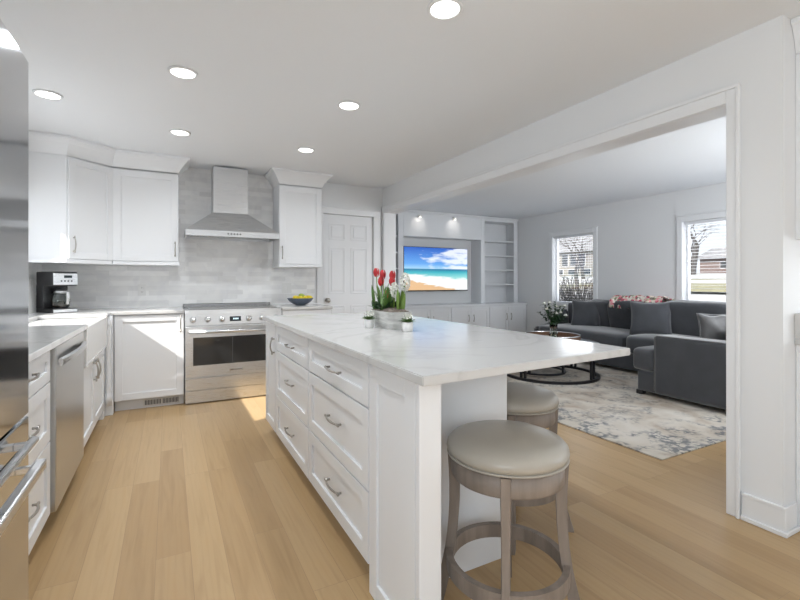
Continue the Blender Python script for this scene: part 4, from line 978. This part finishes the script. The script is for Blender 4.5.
# ------------------------------------------------------------------ outdoors
def gz(x): 
    if x < 22: return -.35
    if x < 45: return -.35+(x-22)/23*2.2
    return 1.85+(x-45)*.02
mb = MB()
def gr(u, v):
    x = 6.6+u*90; y = -60+v*160; return Vector((x, y, gz(x)+.12*noise.noise(Vector((x*.15, y*.15, 0)))))
mb.grid(gr, 60, 60); struct('ground', mb, SNOW)
mb = MB(); mb.box(12, 17, -40, 90, -.33, -.22); struct('street', mb, ASPH)
mb = MB(); mb.prism([(29, -40), (33, -40), (33, 20.5), (29, 20.5)], 0, .12, M=Matrix(((1, 0, 0, 0), (0, 1, 0, 0), (.095, 0, 1, -2.2), (0, 0, 0, 1)))); struct('lawn_strip', mb, GRASS)
# patch of ground west of the house for the kitchen window
mb = MB(); mb.box(-40, LX-.5, -20, 25, -.4, -.3); struct('side_yard', mb, SNOW)
def house(name, label, x, y0, y1, z0, h, roofh, wallm, roofm, wins):
    rt = thing(name, label, 'house', (x+4, (y0+y1)/2, z0))
    mb = MB(); mb.box(x, x+8, y0, y1, z0-.6, z0+h); mb.build('walls', wallm, rt)
    mb = MB(); mb.prism([(x-.6, z0+h), (x+8.6, z0+h), (x+4, z0+h+roofh)], y0-.6, y1+.6, M=Matrix(((1, 0, 0, 0), (0, 0, 1, 0), (0, 1, 0, 0), (0, 0, 0, 1)))); mb.build('roof', roofm, rt)
    for a, b, c_, d_ in wins:
        mb = MB(); mb.box(x-.06, x-.002, a, b, c_, d_); wo = mb.build('window', TRIM, rt)
        mb = MB(); mb.box(x-.08, x-.061, a+.04, b-.04, c_+.04, d_-.04); mb.build('pane', HWIN, wo)
house('neighbour_house', 'cream house with dark windows seen through the far window', 45, 33, 49, 1.9, 3.0, 2.6, HWALL, ROOF,
      [(37.0, 38.0, 3.1, 4.6), (38.3, 39.3, 3.1, 4.6), (39.6, 40.6, 3.1, 4.6), (43.0, 45.0, 3.2, 4.5), (36.2, 37.4, 2.0, 2.7), (38.2, 39.6, 2.0, 2.7), (40.4, 42.0, 2.0, 2.7)])
house('brick_house', 'low faded brick building seen through the near window', 62, 14, 33, 2.2, 1.9, 1.6, BRICKR, ROOF, [(26, 27.6, 2.8, 3.7), (29, 30.6, 2.8, 3.7)])
def tree(label, x, y, z, h, r, seed, lean=0, depth=5, name='bare_tree'):
    rnd = random.Random(seed); rt = thing(name, label, 'tree', (x, y, z)); tr_, br_ = MB(), MB()
    def grow(mb, p, d, L, r, dep, first=False):
        pts = [p]; rs = [r]; q = p.copy(); dd = d.copy()
        for i in range(3):
            dd = (dd+Vector((rnd.uniform(-.2, .2), rnd.uniform(-.2, .2), rnd.uniform(-.08, .12)))).normalized(); q = q+dd*L/3; pts.append(q.copy()); rs.append(r*(1-.12*(i+1)))
        mb.tube(pts, rs, 7 if dep > 2 else 4, cap=False)
        if dep == 0: return
        for k in range(3 if dep > 1 else 4):
            a = rnd.uniform(0, 6.28); o = dd.orthogonal().normalized(); s = dd.cross(o)
            nd = (dd*.75+(o*math.cos(a)+s*math.sin(a))*rnd.uniform(.45, .9)+Vector((0, 0, .1))).normalized()
            grow(br_, pts[-1 if k < 2 else rnd.choice((1, 2))], nd, L*rnd.uniform(.62, .85), rs[-1]*rnd.uniform(.55, .75), dep-1)
    grow(tr_, Vector((x, y, z)), Vector((0, lean, 1)).normalized(), h*.3, r, depth, True)
    tr_.build('trunk', BARK, rt); br_.build('branches', BARK, rt)
tree('bare spreading tree seen through the near window', 45, 24.7, 1.7, 10.5, .36, 4, .0, 6)
tree('slim bare tree standing well in front of the cream house', 30, 25.4, .4, 8.0, .15, 8, 0, 6)
tree('thicker bare tree close against the front of the cream house', 41, 34.0, 1.4, 9.0, .22, 21, 0, 6)
tree('bare tree behind the brick building', 50, 21.0, 1.9, 9.0, .28, 33, 0, 5)
for i, y in enumerate((20, 34, 47, 60)):
    tree(['tall bare tree on the skyline behind the brick building', 'tall bare tree on the skyline left of the brick building', 'tall bare tree on the skyline right of the cream house', 'tall bare tree rising behind the cream house', 'tall bare tree on the skyline left of the cream house', 'leftmost tall bare tree on the skyline'][i], 60, y, 2, 13, .3, 60+i, 0, 5)
rt = thing('arching_shrub', 'dark leafless arching shrub just outside the far window', 'shrub', (9.0, 7.6, -.35))
rnd = random.Random(5)
for nme, cnt, md in (('twigs', 190, TWIG),):
    mb = MB()
    for i in range(cnt):
        a = rnd.uniform(0, 6.28); R_ = rnd.uniform(.5, 1.7); H_ = rnd.uniform(1.0, 1.75); b = Vector((9.0+rnd.uniform(-.15, .15), 7.6+rnd.uniform(-.15, .15), -.35))
        pts = [b+Vector((math.cos(a)*R_*s, math.sin(a)*R_*s, H_*math.sin(s*math.pi*.86))) for s in (0, .12, .27, .45, .65, .85, 1)]
        mb.tube(pts, [.010, .009, .008, .007, .006, .005, .003], 4, cap=False)
    mb.build(nme, md, rt)
